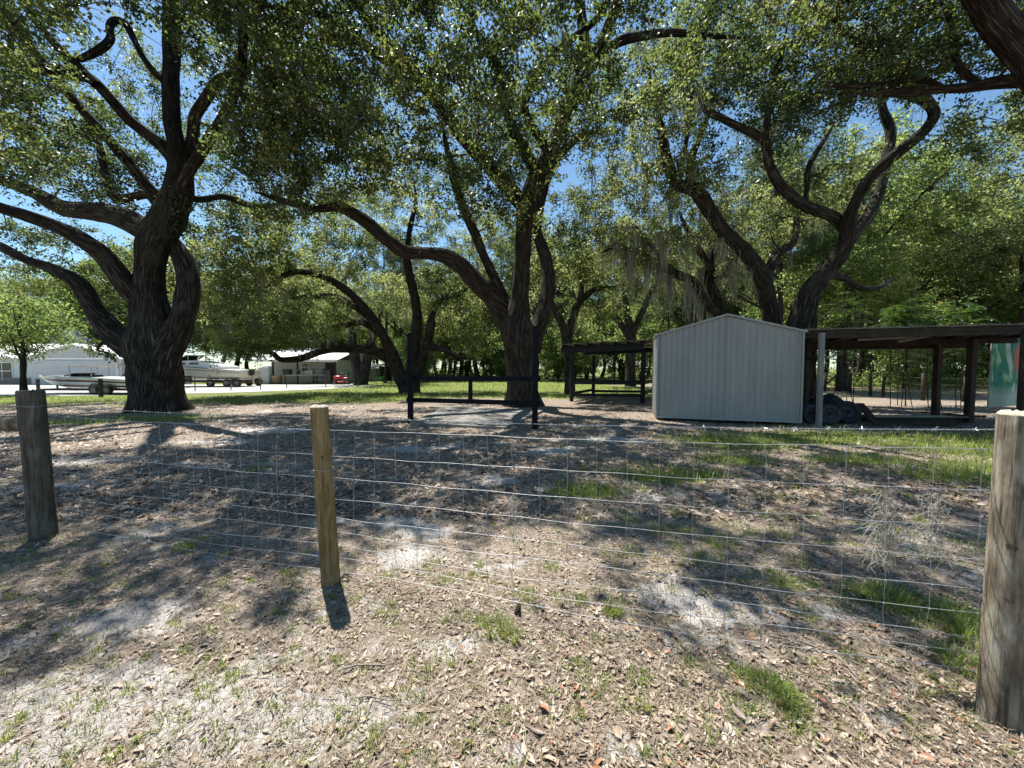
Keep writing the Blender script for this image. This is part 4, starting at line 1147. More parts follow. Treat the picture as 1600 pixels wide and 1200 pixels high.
# ------------------------------------------------------------------ things stored under the carport
def tyre(px, py, Y, r, label, mat, yaw=0.0, lean=0.15, hub=True):
    c = at(px, py, Y); c.z = r * math.cos(lean) + 0.01
    t = empty('tyre', c, label, 'tyre')
    t.rotation_euler = (R(90) - lean, 0, yaw)
    wv = r * 0.32
    MB().lathe([(r * .56, -wv * .7), (r * .7, -wv), (r * .9, -wv), (r * .985, -wv * .75), (r, -wv * .3), (r, wv * .3), (r * .985, wv * .75), (r * .9, wv), (r * .7, wv), (r * .56, wv * .7), (r * .56, -wv * .7)], seg=28).build('tread', M[mat], t, True)
    if hub:
        MB().lathe([(r * .565, -wv * .6), (r * .5, -wv * .35), (r * .32, -wv * .2), (r * .30, -wv * .45), (r * .15, -wv * .5), (r * .15, wv * .5), (r * .5, wv * .4), (r * .565, wv * .6)], seg=20).build('rim', M['tyre_dusty'], t, True)
    return t
tyre(1264, 655, 10.0, 0.26, 'dusty grey tyre at the right corner of the shed', 'tyre_dusty', 0.25)
tyre(1294, 655, 9.75, 0.27, 'dusty grey tyre just right of the pale carport post', 'tyre_dusty', -0.2)
tyre(1322, 652, 10.0, 0.31, 'black tyre leaning against the dark tarpaulin heap', 'rubber', -0.4, 0.3)
def heap():
    rng = np.random.default_rng(3)
    c = gp(1318, 650); c.z = 0
    o = empty('tarpaulin_heap', c + Vector((0.15, 0.75, 0)), 'dark crumpled tarpaulin heap under the carport', 'tarpaulin')
    n = 34
    g = np.linspace(-1, 1, n)
    X, Y = np.meshgrid(g, g); x = X.ravel(); y = Y.ravel()
    d = np.sqrt(x * x + y * y)
    z = 0.62 * np.clip(1 - d ** 1.6, 0, None) * (0.7 + 0.6 * fbm2(x, y, 1.7, 5, 3)) + 0.10 * (fbm2(x, y, 5, 8, 3) - .4) * (d < 1.0) - 0.03
    ii = np.arange(n - 1)[:, None] * n + np.arange(n - 1)[None]
    link('cover', np_mesh('cover', np.stack([x * .95, y * .6, z], 1), np.stack([ii, ii + 1, ii + n + 1, ii + n], -1).reshape(-1, 4)), M['tarp'], o, True)
    t = MB()
    for k in range(9):
        a = rng.uniform(0, 6.28)
        p = Vector((0.3 * math.cos(a), 0.25 * math.sin(a), 0.42))
        t.tube([p, p + Vector((rng.normal() * .12, rng.normal() * .12, .12)), p + Vector((rng.normal() * .3, rng.normal() * .2, .10))], [0.008, 0.006, 0.004], 4)
    t.build('twigs', M['twig'], o)
heap()
LUM = 'lumber lying in the pile under the carport'
lum_lab = ['long grey board lying on top of the lumber pile under the carport', 'grey board at the back of the lumber pile under the carport', 'board at the front of the lumber pile under the carport', 'short board lying slanted at the left end of the lumber pile',
           'dark beam at the bottom of the lumber pile under the carport', 'board resting across the right end of the lumber pile']
for k, ((ax, ay, aY), (bx, by, bY), zz, th) in enumerate([((1352, 655, 10.2), (1512, 655, 10.1), .18, .05), ((1340, 650, 10.7), (1500, 650, 10.6), .1, .07), ((1365, 660, 9.7), (1500, 664, 9.5), .07, .06),
                                                        ((1343, 645, 10.3), (1372, 667, 9.3), .26, .04), ((1350, 655, 10.3), (1515, 655, 10.2), .07, .1), ((1440, 655, 10.6), (1540, 662, 9.6), .23, .04)]):
    a = at(ax, ay, aY); b = at(bx, by, bY); a.z = zz + (0.25 if k == 3 else 0); b.z = zz - (0.2 if k == 3 else 0)
    m_ = (a + b) / 2
    o = MB().bar(a - m_, b - m_, 0.16, th).build('lumber_board', M['old_wood' if k else 'grey_wood'], loc=m_)
    tag(o, lum_lab[k], 'board', LUM)
a = at(1264, 623, 10.8); b = at(1332, 563, 11.2)
tag(MB().tube([a - a, (b - a) / 2 + Vector((0, 0, -.02)), b - a], [0.025, 0.022, 0.018], 6).build('leaning_pole', M['old_wood'], loc=a), 'thin pole slanting up beside the back post of the carport', 'pole')

# hanging banner
def banner():
    Y = 10.9
    p0 = at(1551, 531, Y); p1 = at(1640, 522, Y - 0.5); h = p0.z - at(1551, 636, Y).z
    root = empty('hanging_banner', p0, 'printed green and red vinyl banner hanging at the right edge of the carport', 'banner')
    nx_, nz_ = 26, 20
    V = []; U = []
    for j in range(nz_ + 1):
        for i in range(nx_ + 1):
            s = i / nx_; t = j / nz_
            p = (p1 - p0) * s + Vector((0.02 * t, 0, -h * t))
            p.y += 0.04 * math.sin(s * 11 + 2 * t) * (0.3 + t) + 0.02 * math.sin(7 * t)
            V.append(tuple(p)); U.append((s * 1.55, 1 - t))
    ii = np.arange(nz_)[:, None] * (nx_ + 1) + np.arange(nx_)[None]
    link('sheet', np_mesh('sheet', np.array(V), np.stack([ii, ii + 1, ii + nx_ + 2, ii + nx_ + 1], -1).reshape(-1, 4), uv=np.array(U)), M['banner'], root, True)
    MB().tube([(0, -0.02, 0.01), tuple((p1 - p0) / 2 + Vector((0, -0.02, 0.01))), tuple(p1 - p0 + Vector((0, -0.02, 0.01)))], 0.015, 6).build('top_cord', M['grey_wood'], root)
    MB().bar((-0.02, 0, 0), (0.0, 0.03, -h), 0.02, 0.05).build('edge_hem', M['trim_metal'], root)
banner()

# wire fence with timber posts in the woods behind the carport
wf = empty('wire_fence', gp(1289, 612), 'old wire fence on rough timber posts behind the carport', 'fence')
wo_ = wf.location.copy()
wps = [gp(x, y) for x, y in ((1250, 611), (1289, 612), (1306, 611), (1328, 614), (1360, 620), (1380, 621), (1442, 626), (1506, 628), (1575, 632), (1650, 640))]
for k, p in enumerate(wps):
    h = 1.15 + 0.12 * math.sin(k * 2.3)
    MB().tube([p - wo_ + Vector((0, 0, -.2)), p - wo_ + Vector((0.02 * math.sin(k), 0, h / 2)), p - wo_ + Vector((0.05 * math.sin(k * 3), 0, h))], [0.075, 0.07, 0.065], 8).build('post', M['old_wood'], wf, True)
for z in (0.4, 0.75, 1.05):
    MB().tube([p - wo_ + Vector((0, -0.07, z + 0.02 * math.sin(i * 5 + z))) for i, p in enumerate(wps)], 0.006, 4).build('wire', M['rust_post'], wf)

# ------------------------------------------------------------------ dark timber rail frame and its concrete slab
fL = gp(642, 660); fR = gp(836, 671)
fo = Vector((fL.x, fL.y, 0))
fr_ = empty('rail_frame', fo, 'dark navy timber frame of two tall posts joined by two rails at a concrete slab', 'frame')
hL = at(642, 520, fL.y).z; hR = at(834, 510, fR.y).z
for p, h in ((fL, hL), (fR, hR)):
    MB().box(Vector((p.x, p.y, h / 2 - 0.15)) - fo, (0.135, 0.135, h + 0.3), Matrix.Rotation(R(0.4), 3, 'Y'), bevel=0.008).build('tall_post', M['navy_paint'], fr_)
bkv = Vector((-(fR - fL).y, (fR - fL).x, 0)).normalized()
def onf(px, py, off=0.0):
    # point on the vertical plane through the two posts
    d = at(px, py, 1.0) - Vector((0, 0, EYE)); n_ = bkv
    t = (fL - Vector((0, 0, EYE))).dot(n_) / d.dot(n_)
    return Vector((0, 0, EYE)) + d * t + bkv * off
MB().bar(onf(636, 591, 0.10) - fo, onf(842, 592, 0.10) - fo, 0.05, 0.12).build('top_rail', M['navy_paint'], fr_)
MB().bar(onf(632, 625, 0.10) - fo, onf(842, 631, 0.10) - fo, 0.05, 0.12).build('bottom_rail', M['navy_paint'], fr_)
MB().bar(onf(731, 589, 0.155) - fo, onf(731, 627, 0.155) - fo, 0.05, 0.10).build('stile', M['navy_paint'], fr_)
MB().bar(onf(635.5, 589, 0.155) - fo, onf(635.5, 628, 0.155) - fo, 0.05, 0.08).build('stile', M['navy_paint'], fr_)
sl = [gp(640, 664), gp(790, 672), gp(850, 643), gp(700, 638)]
pad = MB().poly([(p.x, p.y, -0.06) for p in sl], (0, 0, 0.13)).build('concrete_slab', M['concrete'])
tag(pad, 'low grey concrete slab on the ground behind the rail frame', kind='structure')

# ------------------------------------------------------------------ field fence in front
pRt = gp(1567, 1122); pMd = gp(517, 908); pLf = gp(68, 838)
for p in (pRt, pMd, pLf): p.z = float(ground_z(np.array([p.x]), np.array([p.y]))[0])
ff = empty('field_fence', (pMd.x, pMd.y, 0), 'galvanised woven wire field fence with barbed top strand on three round timber posts', 'fence')
fo2 = Vector((pMd.x, pMd.y, 0))
def round_post(p, r, h, lean, mat, seed, label, knots=(), cracks=3):
    rng = np.random.default_rng(seed)
    seg, nr = 40, 46
    z = np.concatenate([[-0.25], np.linspace(-0.02, h, nr - 1)])
    ang = np.linspace(0, 2 * np.pi, seg, endpoint=False)
    ZZ, AA = np.meshgrid(z, ang, indexing='ij')
    rr = r * (1 + 0.03 * np.sin(2 * AA + 1 + ZZ) + 0.05 * (1 - ZZ / h))
    nz = vnoise(np.stack([np.cos(AA).ravel() * 5, np.sin(AA).ravel() * 5, ZZ.ravel() * 1.6], 1), seed).reshape(AA.shape)
    n2 = vnoise(np.stack([np.cos(AA).ravel() * 14, np.sin(AA).ravel() * 14, ZZ.ravel() * 2.5], 1), seed + 1).reshape(AA.shape)
    rr = rr + r * (0.08 * (nz - .5) + 0.05 * (n2 - .5))
    for c in range(cracks):
        a0 = rng.uniform(-2.8, -0.4); zc = rng.uniform(0.1, 0.8) * h; zl = rng.uniform(0.15, 0.35) * h
        d = np.abs((AA - (a0 % (2 * np.pi)) + 0.12 * np.sin(ZZ * 6 + c) + np.pi) % (2 * np.pi) - np.pi)
        rr -= r * 0.16 * np.exp(-(d / 0.09) ** 2) * np.exp(-((ZZ - zc) / zl) ** 4)
    X = rr * np.cos(AA) + lean[0] * ZZ; Yy = rr * np.sin(AA) + lean[1] * ZZ
    V = np.stack([X, Yy, ZZ], -1).reshape(-1, 3)
    k = np.arange(seg); i = np.arange(nr - 1)[:, None]
    Qd = np.stack([i * seg + k, i * seg + (k + 1) % seg, (i + 1) * seg + (k + 1) % seg, (i + 1) * seg + k], -1).reshape(-1, 4)
    me = np_mesh('post', V, Qd)
    o = link('post', me, M[mat], ff, True)
    o.location = Vector((p.x, p.y, p.z)) - fo2
    o['label'] = label
    top = V[-seg:]
    tb = bmesh.new()
    ctr = top.mean(0)
    rings = []
    for s_, dz in ((1.0, 0), (0.93, 0.008), (0.5, 0.012)):
        rings.append([tb.verts.new(ctr + (q - ctr) * s_ + np.array([0, 0, dz + 0.004 * rng.normal() * (s_ < 1)])) for q in top])
    for a_, b_ in zip(rings[:-1], rings[1:]):
        for q in range(seg): tb.faces.new([a_[q], a_[(q + 1) % seg], b_[(q + 1) % seg], b_[q]])
    tb.faces.new(rings[-1])
    tm = bpy.data.meshes.new('post_top'); tb.to_mesh(tm); tb.free()
    link('post_top', tm, M['post_top' if mat != 'post_dark' else 'post_dark'], o, True)
    for (a_, z_, s_) in knots:
        m_ = MB()
        c = Vector((r * 0.985 * math.cos(a_) + lean[0] * z_, r * 0.985 * math.sin(a_) + lean[1] * z_, z_))
        m_.lathe([(0.0, 0.004), (s_ * 0.3, 0.002), (s_ * 0.5, 0.005), (s_ * 0.7, 0.001), (s_ * .9, 0.004), (s_ * 1.25, -0.012)], c, 14, (math.cos(a_), math.sin(a_), 0))
        m_.build('knot', M['knot'], o, True)
    return o
hRt = at(1580, 647, pRt.y).z
fdir = (pMd - pRt).normalized()
aR = math.atan2(-pRt.y, -pRt.x)
round_post(pRt, 0.072, hRt, (0.012, 0), 'post_grey', 5, 'thick weathered grey post with two knots at the right', [(aR - 0.12, 0.77, 0.016), (aR - 0.06, 0.545, 0.014)], 4)
hMd = at(501, 634, pMd.y).z
round_post(pMd, 0.057, hMd, (-0.045, 0), 'post_tan', 6, 'slim golden brown post in the middle', [(math.atan2(-pMd.y, -pMd.x), 0.9, 0.010)], 2)
hLf = at(52, 611, pLf.y).z
round_post(pLf, 0.082, hLf, (-0.035, 0), 'post_dark', 7, 'thick dark weathered post at the left', [], 3)
MB().tube([Vector((pLf.x - 0.07, pLf.y + 0.02, at(25, 660, 3.4).z)) - fo2, Vector((pLf.x - 1.5, pLf.y + 0.15, 1.0)) - fo2, Vector((pLf.x - 2.9, pLf.y + 0.4, 1.0)) - fo2], [0.062, 0.06, 0.058], 14).build('brace_rail', M['post_grey'], ff, True)

# wires
rows = [706, 773, 830, 882, 930, 968, 1007, 1037, 1067]
kx = (1540 - 800) / F
tt = (kx * pRt.y - pRt.x) / ((pMd.x - pRt.x) - kx * (pMd.y - pRt.y))
dR = pRt.y + tt * (pMd.y - pRt.y)
HR = [at(1540, y, dR).z for y in rows]
BH = at(1540, 673, dR).z
nrm = Vector((fdir.y, -fdir.x, 0))
if nrm.y < 0: nrm = -nrm
S1 = (pMd - pRt).length; S2 = (pLf - pMd).length
dl = (pLf - pMd).normalized()
def fence_pt(s, z):
    """point along the fence: s metres from the right post"""
    if s <= S1:
        p = pRt.lerp(pMd, s / S1); dz = -0.085 * (s / S1) ** 0.8; off = 0.075 + (0.062 - 0.075) * s / S1
    else:
        p = pMd.lerp(pLf, (s - S1) / S2); dz = -0.085 + 0.0 * (s - S1); off = 0.062 + 0.03 * (s - S1) / S2
    return p + nrm * off, z + dz
rng = np.random.default_rng(12)
wgrid = {}
def wire_z(k, s):
    z = HR[k]
    t = (s / S1) if s <= S1 else (s - S1) / S2
    sag = -0.010 * math.sin(math.pi * t) * (0.4 + k * 0.12)
    wob = 0.003 * math.sin(s * 3.1 + k * 1.7) + 0.0022 * math.sin(s * 11.3 + k * 2.9)
    low = 0.0
    if k >= 6: low = 0.01 * math.sin(s * 2.2 + k)
    return z + sag + wob + low
def wpoint(k, s):
    p, z = fence_pt(s, wire_z(k, s))
    q = p + nrm * (0.008 * math.sin(s * 2.3 + k * 0.9) + 0.003 * math.sin(s * 8 + k))
    return Vector((q.x, q.y, z)) - fo2
for k in range(9):
    ss = np.arange(0.02, S1 + S2 - 0.02, 0.055)
    MB().tube([wpoint(k, s) for s in ss], 0.00165 if k not in (0, 8) else 0.0019, 5).build('horizontal_wire', M['wire'], ff, True)
s = 0.055
while s < S1 + S2 - 0.03:
    pts = []
    for k in range(9):
        q = wpoint(k, s + 0.003 * math.sin(k * 2.1 + s * 9) + 0.0025 * rng.normal())
        pts.append(q + Vector((0, -0.003, 0)))
        if k < 8:
            q2 = wpoint(k + 1, s)
            pts.append((q + q2) / 2 + Vector((0.003 * rng.normal(), 0.002 * rng.normal(), 0)))
    m_ = MB().tube(pts, 0.0013, 4)
    for k in range(9):
        q = pts[2 * k]
        m_.tube([q + Vector((-0.006, -0.001, 0)), q + Vector((0, -0.003, 0.002)), q + Vector((0.006, -0.001, 0))], 0.0028, 4)
    m_.build('vertical_wire', M['wire'], ff)
    s += 0.166
# barbed strand: two twisted wires and four-point barbs
ss = np.arange(0.02, S1 + S2 - 0.02, 0.018)
def bz(s):
    t = (s / S1) if s <= S1 else (s - S1) / S2
    p, z = fence_pt(s, BH + (0.0 if s <= S1 else 0.0) - 0.012 * math.sin(math.pi * t))
    return Vector((p.x, p.y, z)) - fo2
bw = MB()
for ph in (0, math.pi):
    bw.tube([bz(s) + Vector((0, 0.0016 * math.cos(s * 90 + ph), 0.0022 * math.sin(s * 90 + ph))) for s in ss], 0.0014, 4)
bwo = bw.build('barbed_wire', M['wire'], ff)
s = 0.09
while s < S1 + S2:
    b = MB(); p = bz(s)
    b.tube([p + fdir * (-0.009), p, p + fdir * 0.009], 0.0042, 6)
    for j in range(4):
        a_ = rng.uniform(0, 6.28)
        d = Vector((rng.normal() * 0.5, math.cos(a_) * 0.6, math.sin(a_))).normalized() * rng.uniform(0.014, 0.020)
        b.tube([p, p + d * 0.5, p + d], [0.0014, 0.0013, 0.0008], 4)
    b.build('barb', M['wire'], bwo)
    s += 0.135
# tie wires round the posts
def tie(p, r, z, lean, label=None):
    c = Vector((p.x + lean * z, p.y, z)) - fo2
    pts = [c + Vector((r * math.cos(a_), r * math.sin(a_), 0.006 * math.sin(3 * a_))) for a_ in np.linspace(0, 2 * math.pi, 25)]
    MB().tube(pts, 0.002, 5, cap=False).build('tie_wire', M['wire'], ff)
tie(pLf, 0.089, at(52, 634, pLf.y).z, -0.035)
tie(pMd, 0.0615, 0.80, -0.045)

# moss caught on the fence
def moss_tuft(px, py, Y, h, wdt, n, seed, label):
    rng = np.random.default_rng(seed)
    c = at(px, py, Y)
    V_, Q_, U_ = [], [], []; off = 0
    for k in range(n):
        o = np.array([rng.normal() * wdt * 0.45, rng.normal() * 0.015, -abs(rng.uniform(0, 0.8)) * h])
        pts = [o]
        d = np.array([rng.normal() * 0.6, rng.normal() * 0.4, -1.0])
        for j in range(7):
            d = d * 0.6 + np.array([rng.normal() * 0.42, rng.normal() * 0.4, -0.22 + rng.normal() * 0.4])
            pts.append(pts[-1] + d / np.linalg.norm(d) * h * 0.05)
        V, Qd, uv = tube(np.array(pts), np.linspace(0.0014, 0.0007, 8), 3)
        V_.append(V); Q_.append(Qd + off); off += len(V); U_.append(np.full(len(V), rng.uniform(0.75, 1)))
    o = link('moss_tuft', np_mesh('moss_tuft', np.concatenate(V_), np.concatenate(Q_), attrs={'tint': np.concatenate(U_)}), M['dry_moss'])
    o.location = c
    tag(o, label, 'moss', 'dry moss caught on the field fence')
moss_tuft(1384, 768, 1.83, 0.40, 0.045, 180, 1, 'largest dry moss tuft hanging on the fence wires')
moss_tuft(1462, 770, 1.74, 0.34, 0.022, 95, 2, 'dry moss tuft on the fence nearest the right post')
moss_tuft(1425, 815, 1.78, 0.14, 0.08, 34, 5, 'loose moss wisps caught between the two dry tufts on the fence')
moss_tuft(805, 770, 2.42, 0.36, 0.05, 70, 3, 'dry moss tuft on the fence wires in the middle of the span')
moss_tuft(521, 690, 2.72, 0.09, 0.02, 24, 4, 'small pale moss wisp at the right side of the slim middle post')

# ------------------------------------------------------------------ boats on trailers
def boat_hull(L, B, Hk, sheer, bowrise, nseg=26):
    """returns f(t, v, side) with t 0 bow .. 1 stern and v 0 keel .. 1 sheer"""
    def f(t, v, side, out=0.0):
        t = min(max(t, 0.0), 1.0)
        hb = B / 2 * (1 - (1 - t) ** 3.4) * (1 - 0.06 * t)
        hb = max(hb, 0.012)
        zs = sheer(t); zk = Hk + (zs - Hk) * 0.85 * (max(0, 0.32 - t) / 0.32) ** 2.0
        if v < 0.35:
            a = v / 0.35; y = hb * 0.86 * a; z = zk + (zs - zk) * 0.24 * a
        else:
            a = (v - 0.35) / 0.65; y = hb * (0.86 + 0.14 * a ** 0.7); z = zk + (zs - zk) * (0.24 + 0.76 * a)
        x = L * t + bowrise * (1 - v) * (1 - t) ** 3
        return Vector((x, side * (y + out), z))
    return f
def hull_mesh(f, nseg=30, nv=10):
    bm = bmesh.new(); rows_ = {}
    for side in (-1, 1):
        for i in range(nseg + 1):
            rows_[side, i] = [bm.verts.new(f(i / nseg, j / nv, side)) for j in range(nv + 1)]
        for i in range(nseg):
            for j in range(nv):
                q = [rows_[side, i][j], rows_[side, i + 1][j], rows_[side, i + 1][j + 1], rows_[side, i][j + 1]]
                bm.faces.new(q if side < 0 else q[::-1])
    for j in range(nv):
        bm.faces.new([rows_[-1, nseg][j], rows_[1, nseg][j], rows_[1, nseg][j + 1], rows_[-1, nseg][j + 1]])
    bmesh.ops.remove_doubles(bm, verts=bm.verts, dist=0.003)
    m = MB(); m.bm.free(); m.bm = bm
    return m
def deck_mesh(f, t0, t1, crown, inset=0.02, n=16):
    m = MB()
    for i in range(n):
        ta, tb = t0 + (t1 - t0) * i / n, t0 + (t1 - t0) * (i + 1) / n
        for side in (-1, 1):
            a, b = f(ta, 1, side, -inset), f(tb, 1, side, -inset)
            ca = Vector((a.x, 0, a.z + crown)); cb = Vector((b.x, 0, b.z + crown))
            vs = [m.bm.verts.new(p) for p in (a, b, cb, ca)]
            m.bm.faces.new(vs if side < 0 else vs[::-1])
    bmesh.ops.remove_doubles(m.bm, verts=m.bm.verts, dist=0.002)
    return m
def band(f, v0, v1, t0, t1, out, n=26):
    m = MB()
    for side in (-1, 1):
        for i in range(n):
            ta, tb = t0 + (t1 - t0) * i / n, t0 + (t1 - t0) * (i + 1) / n
            m.bm.faces.new([m.bm.verts.new(f(a, b, side, out)) for a, b in ((ta, v0), (tb, v0), (tb, v1), (ta, v1))])
    bmesh.ops.remove_doubles(m.bm, verts=m.bm.verts, dist=0.001)
    return m
def wheel(parent, c, r, wd, name='wheel'):
    m = MB().lathe([(r * .6, -wd / 2), (r * .9, -wd / 2), (r, -wd * .3), (r, wd * .3), (r * .9, wd / 2), (r * .6, wd / 2)], seg=24, axis=(0, 1, 0))
    wo2 = m.build(name, M['rubber'], parent, True, loc=c)
    MB().lathe([(0.0, -wd * .46), (r * .2, -wd * .46), (r * .25, -wd * .36), (r * .42, -wd * .36), (r * .48, -wd * .5), (r * .5, -wd * .5), (r * .62, -wd * .46), (r * .62, wd * .5), (0, wd * .45)], seg=16, axis=(0, 1, 0)).build('rim', M['rim_grey'], wo2, True)

def trailer(x0, x1, z, wid, axles, r, label, loc, rz, tongue):
    t = empty('boat_trailer', loc, label, 'trailer', rz=rz)
    for s in (-1, 1):
        MB().bar((x0, s * wid * .36, z), (x1, s * wid * .36, z), 0.07, 0.1).build('side_rail', M['black_metal'], t)
        for ax in axles:
            wheel(t, (ax, s * wid * .5, r), r, 0.19)
        MB().tube([(axles[0] - r - .1, s * wid * .5, r + .05), (axles[0] - r * .6, s * wid * .5, r * 2 + .06), (axles[-1] + r * .6, s * wid * .5, r * 2 + .06), (axles[-1] + r + .1, s * wid * .5, r + .05)], 0.03, 6).build('mudguard', M['black_metal'], t)
    for xx in (x0 + .05, (x0 + x1) / 2, x1 - .05):
        MB().bar((xx, -wid * .36, z), (xx, wid * .36, z), 0.07, 0.08).build('cross_member', M['black_metal'], t)
    for ax in axles:
        MB().bar((ax, -wid * .5, r), (ax, wid * .5, r), 0.05, 0.05).build('axle', M['black_metal'], t)
    MB().bar((x0, 0, z), (x0 - tongue, 0, z - .05), 0.08, 0.1).build('tongue', M['black_metal'], t)
    MB().bar((x0 - tongue * .8, 0, 0), (x0 - tongue * .8, 0, z), 0.05, 0.05).build('jack_stand', M['steel'], t)
    MB().bar((x0 - .2, 0, z), (x0 - .3, 0, z + .45), 0.06, 0.06).build('bow_stop', M['black_metal'], t)
    return t

# low speedboat
Y1 = 21.0
bl = at(61, 600, Y1 + 1.0); bl.z = 0
L1 = at(212, 600, Y1).x - bl.x
ax1 = [at(155, 600, Y1).x - bl.x, at(176, 600, Y1).x - bl.x]
b1 = empty('speedboat', bl, 'low white speedboat with a dark stripe on a trailer in front of the house', 'boat', rz=R(-2))
f1 = boat_hull(L1, 2.1, 0.30, lambda t: 1.02 + 0.02 * math.sin(3 * t) - 0.20 * t ** 2.2, 0.35)
hull_mesh(f1).build('hull', M['gelcoat'], b1, True)
deck_mesh(f1, 0.0, 0.97, 0.05).build('deck', M['gelcoat'], b1, True)
band(f1, 0.66, 0.80, 0.10, 1.0, 0.006).build('stripe', M['maroon'], b1)
band(f1, 0.36, 0.44, 0.35, 1.0, 0.006).build('chine_stripe', M['maroon'], b1)
m_ = MB()
m_.poly([(L1 * .33, -.62, .98), (L1 * .40, -.66, .98), (L1 * .43, -.6, 1.2), (L1 * .40, -.5, 1.2)], (0, 1.2, 0)).build('windshield', M['dark_glass'], b1)
for k in range(3):
    MB().box((L1 * (.36 + .11 * k), -.3 + .1 * (k % 2), 1.02), (.42, .5, .16), bevel=.05).build('seat', M['black_metal'], b1)
tb = M['steel']
for s in (-1, 1):
    MB().tube([(L1 * .42, s * .7, .95), (L1 * .42, s * .7, 1.25), (L1 * .41, s * .68, 1.56)], .022, 6).build('tower_leg', tb, b1)
    MB().tube([(L1 * .61, s * .7, .92), (L1 * .61, s * .7, 1.25), (L1 * .61, s * .68, 1.56)], .022, 6).build('tower_leg', tb, b1)
MB().box((L1 * .515, 0, 1.585), (L1 * .215, 1.5, .05), bevel=.015).build('sun_top', M['terracotta'], b1)
MB().box((L1 * .97, 0, .72), (.5, 1.5, .07), bevel=.02).build('swim_platform', M['gelcoat'], b1)
trailer(L1 * .2, L1 * .98, 0.27, 2.1, ax1, 0.27, 'black tandem trailer carrying the low speedboat', bl, R(-2), 1.3)

# cabin cruiser
Y2 = 29.0
bl2 = at(246, 600, Y2 + 1.35); bl2.z = 0
L2 = at(374, 600, Y2).x - bl2.x
ax2 = [at(p_, 600, Y2 + .15).x - bl2.x for p_ in (331, 357, 373)]
b2 = empty('cabin_cruiser', bl2, 'large cream and white cabin cruiser on a trailer seen right of the huge oak trunk', 'boat', rz=R(-1))
f2 = boat_hull(L2, 2.7, 0.52, lambda t: 1.80 - 0.52 * t ** 1.3, 0.9)
hull_mesh(f2).build('hull', M['cream_coat'], b2, True)
deck_mesh(f2, 0.0, 0.99, 0.04).build('deck', M['gelcoat'], b2, True)
band(f2, 0.80, 0.84, 0.05, 1.0, 0.007).build('stripe', M['maroon'], b2)
band(f2, 0.96, 1.0, 0.0, 1.0, 0.012).build('rub_rail', M['black_metal'], b2)
m_ = MB()
prof = [(.12, 1.74), (.24, 2.02), (.52, 2.10), (.62, 1.95), (.80, 1.62), (.80, 1.45), (.12, 1.66)]
m_.poly([(L2 * a_, -.95, z_) for a_, z_ in prof], (0, 1.9, 0)).build('cabin', M['gelcoat'], b2)
for (x0, x1) in ((.335, .43), (.445, .565)):
    MB().poly([(L2 * x0, -.962, 1.76), (L2 * x1, -.962, 1.76), (L2 * (x1 - .015), -.962, 1.94), (L2 * (x0 + .03), -.962, 1.94)], (0, .01, 0)).build('cabin_window', M['dark_glass'], b2)
MB().poly([(L2 * .30, -.85, 2.04), (L2 * .42, -.85, 2.52), (L2 * .435, -.85, 2.52), (L2 * .33, -.85, 2.04)], (0, 1.7, 0)).build('windshield', M['dark_glass'], b2)
MB().box((L2 * .52, 0, 2.52), (L2 * .24, 1.8, .05), bevel=.02).build('hard_top', M['gelcoat'], b2)
for xx in (.44, .62):
    for s in (-1, 1):
        MB().tube([(L2 * xx, s * .85, 2.0), (L2 * xx, s * .85, 2.25), (L2 * xx, s * .85, 2.5)], .025, 6).build('top_support', M['steel'], b2)
m_ = MB()
for s in (-1, 1):
    m_.tube([f2(t, 1, s, -.08) + Vector((0, 0, .30)) for t in np.linspace(.02, .30, 10)], .016, 5)
    for t in (.03, .12, .21, .30):
        p = f2(t, 1, s, -.08); m_.tube([p, p + Vector((0, 0, .15)), p + Vector((0, 0, .30))], .014, 5)
m_.build('bow_rail', M['steel'], b2)
MB().box((L2 * 1.02, 0, 1.15), (.3, .4, .55), bevel=.08).build('outboard_cowl', M['black_metal'], b2)
MB().box((L2 * 1.03, 0, .62), (.16, .12, .7), bevel=.03).build('outboard_leg', M['steel'], b2)
trailer(L2 * .25, L2 * .98, 0.42, 2.4, ax2, 0.31, 'three-axle trailer carrying the cabin cruiser', bl2, R(-1), 1.6)

# dark car behind the speedboat
cc = at(187, 600, 27.0); cc.z = 0
car = empty('parked_car', cc, 'dark car parked between the speedboat and the huge oak trunk', 'car', rz=R(4))
MB().poly([(0.0, -.88, .45), (.05, -.88, .78), (.9, -.88, .92), (1.45, -.88, 1.38), (3.0, -.88, 1.42), (3.75, -.88, .98), (4.3, -.88, .92), (4.38, -.88, .45), (4.2, -.88, .28), (.15, -.88, .28)], (0, 1.76, 0)).build('body', M['car_dark'], car)
for pts in ([(1.12, .98), (1.55, 1.32), (2.15, 1.34), (2.15, .98)], [(2.22, .98), (2.22, 1.34), (2.95, 1.35), (3.5, .98)]):
    MB().poly([(a_, -.892, z_) for a_, z_ in pts], (0, .01, 0)).build('window', M['dark_glass'], car)
for xx in (.85, 3.45):
    for s in (-1, 1): wheel(car, (xx, s * .8, .33), .33, .2)
MB().box((0.0, -.6, .72), (.06, .3, .12), bevel=.02).build('headlight', M['white_paint'], car)
MB().box((0.0, .6, .72), (.06, .3, .12), bevel=.02).build('headlight', M['white_paint'], car)

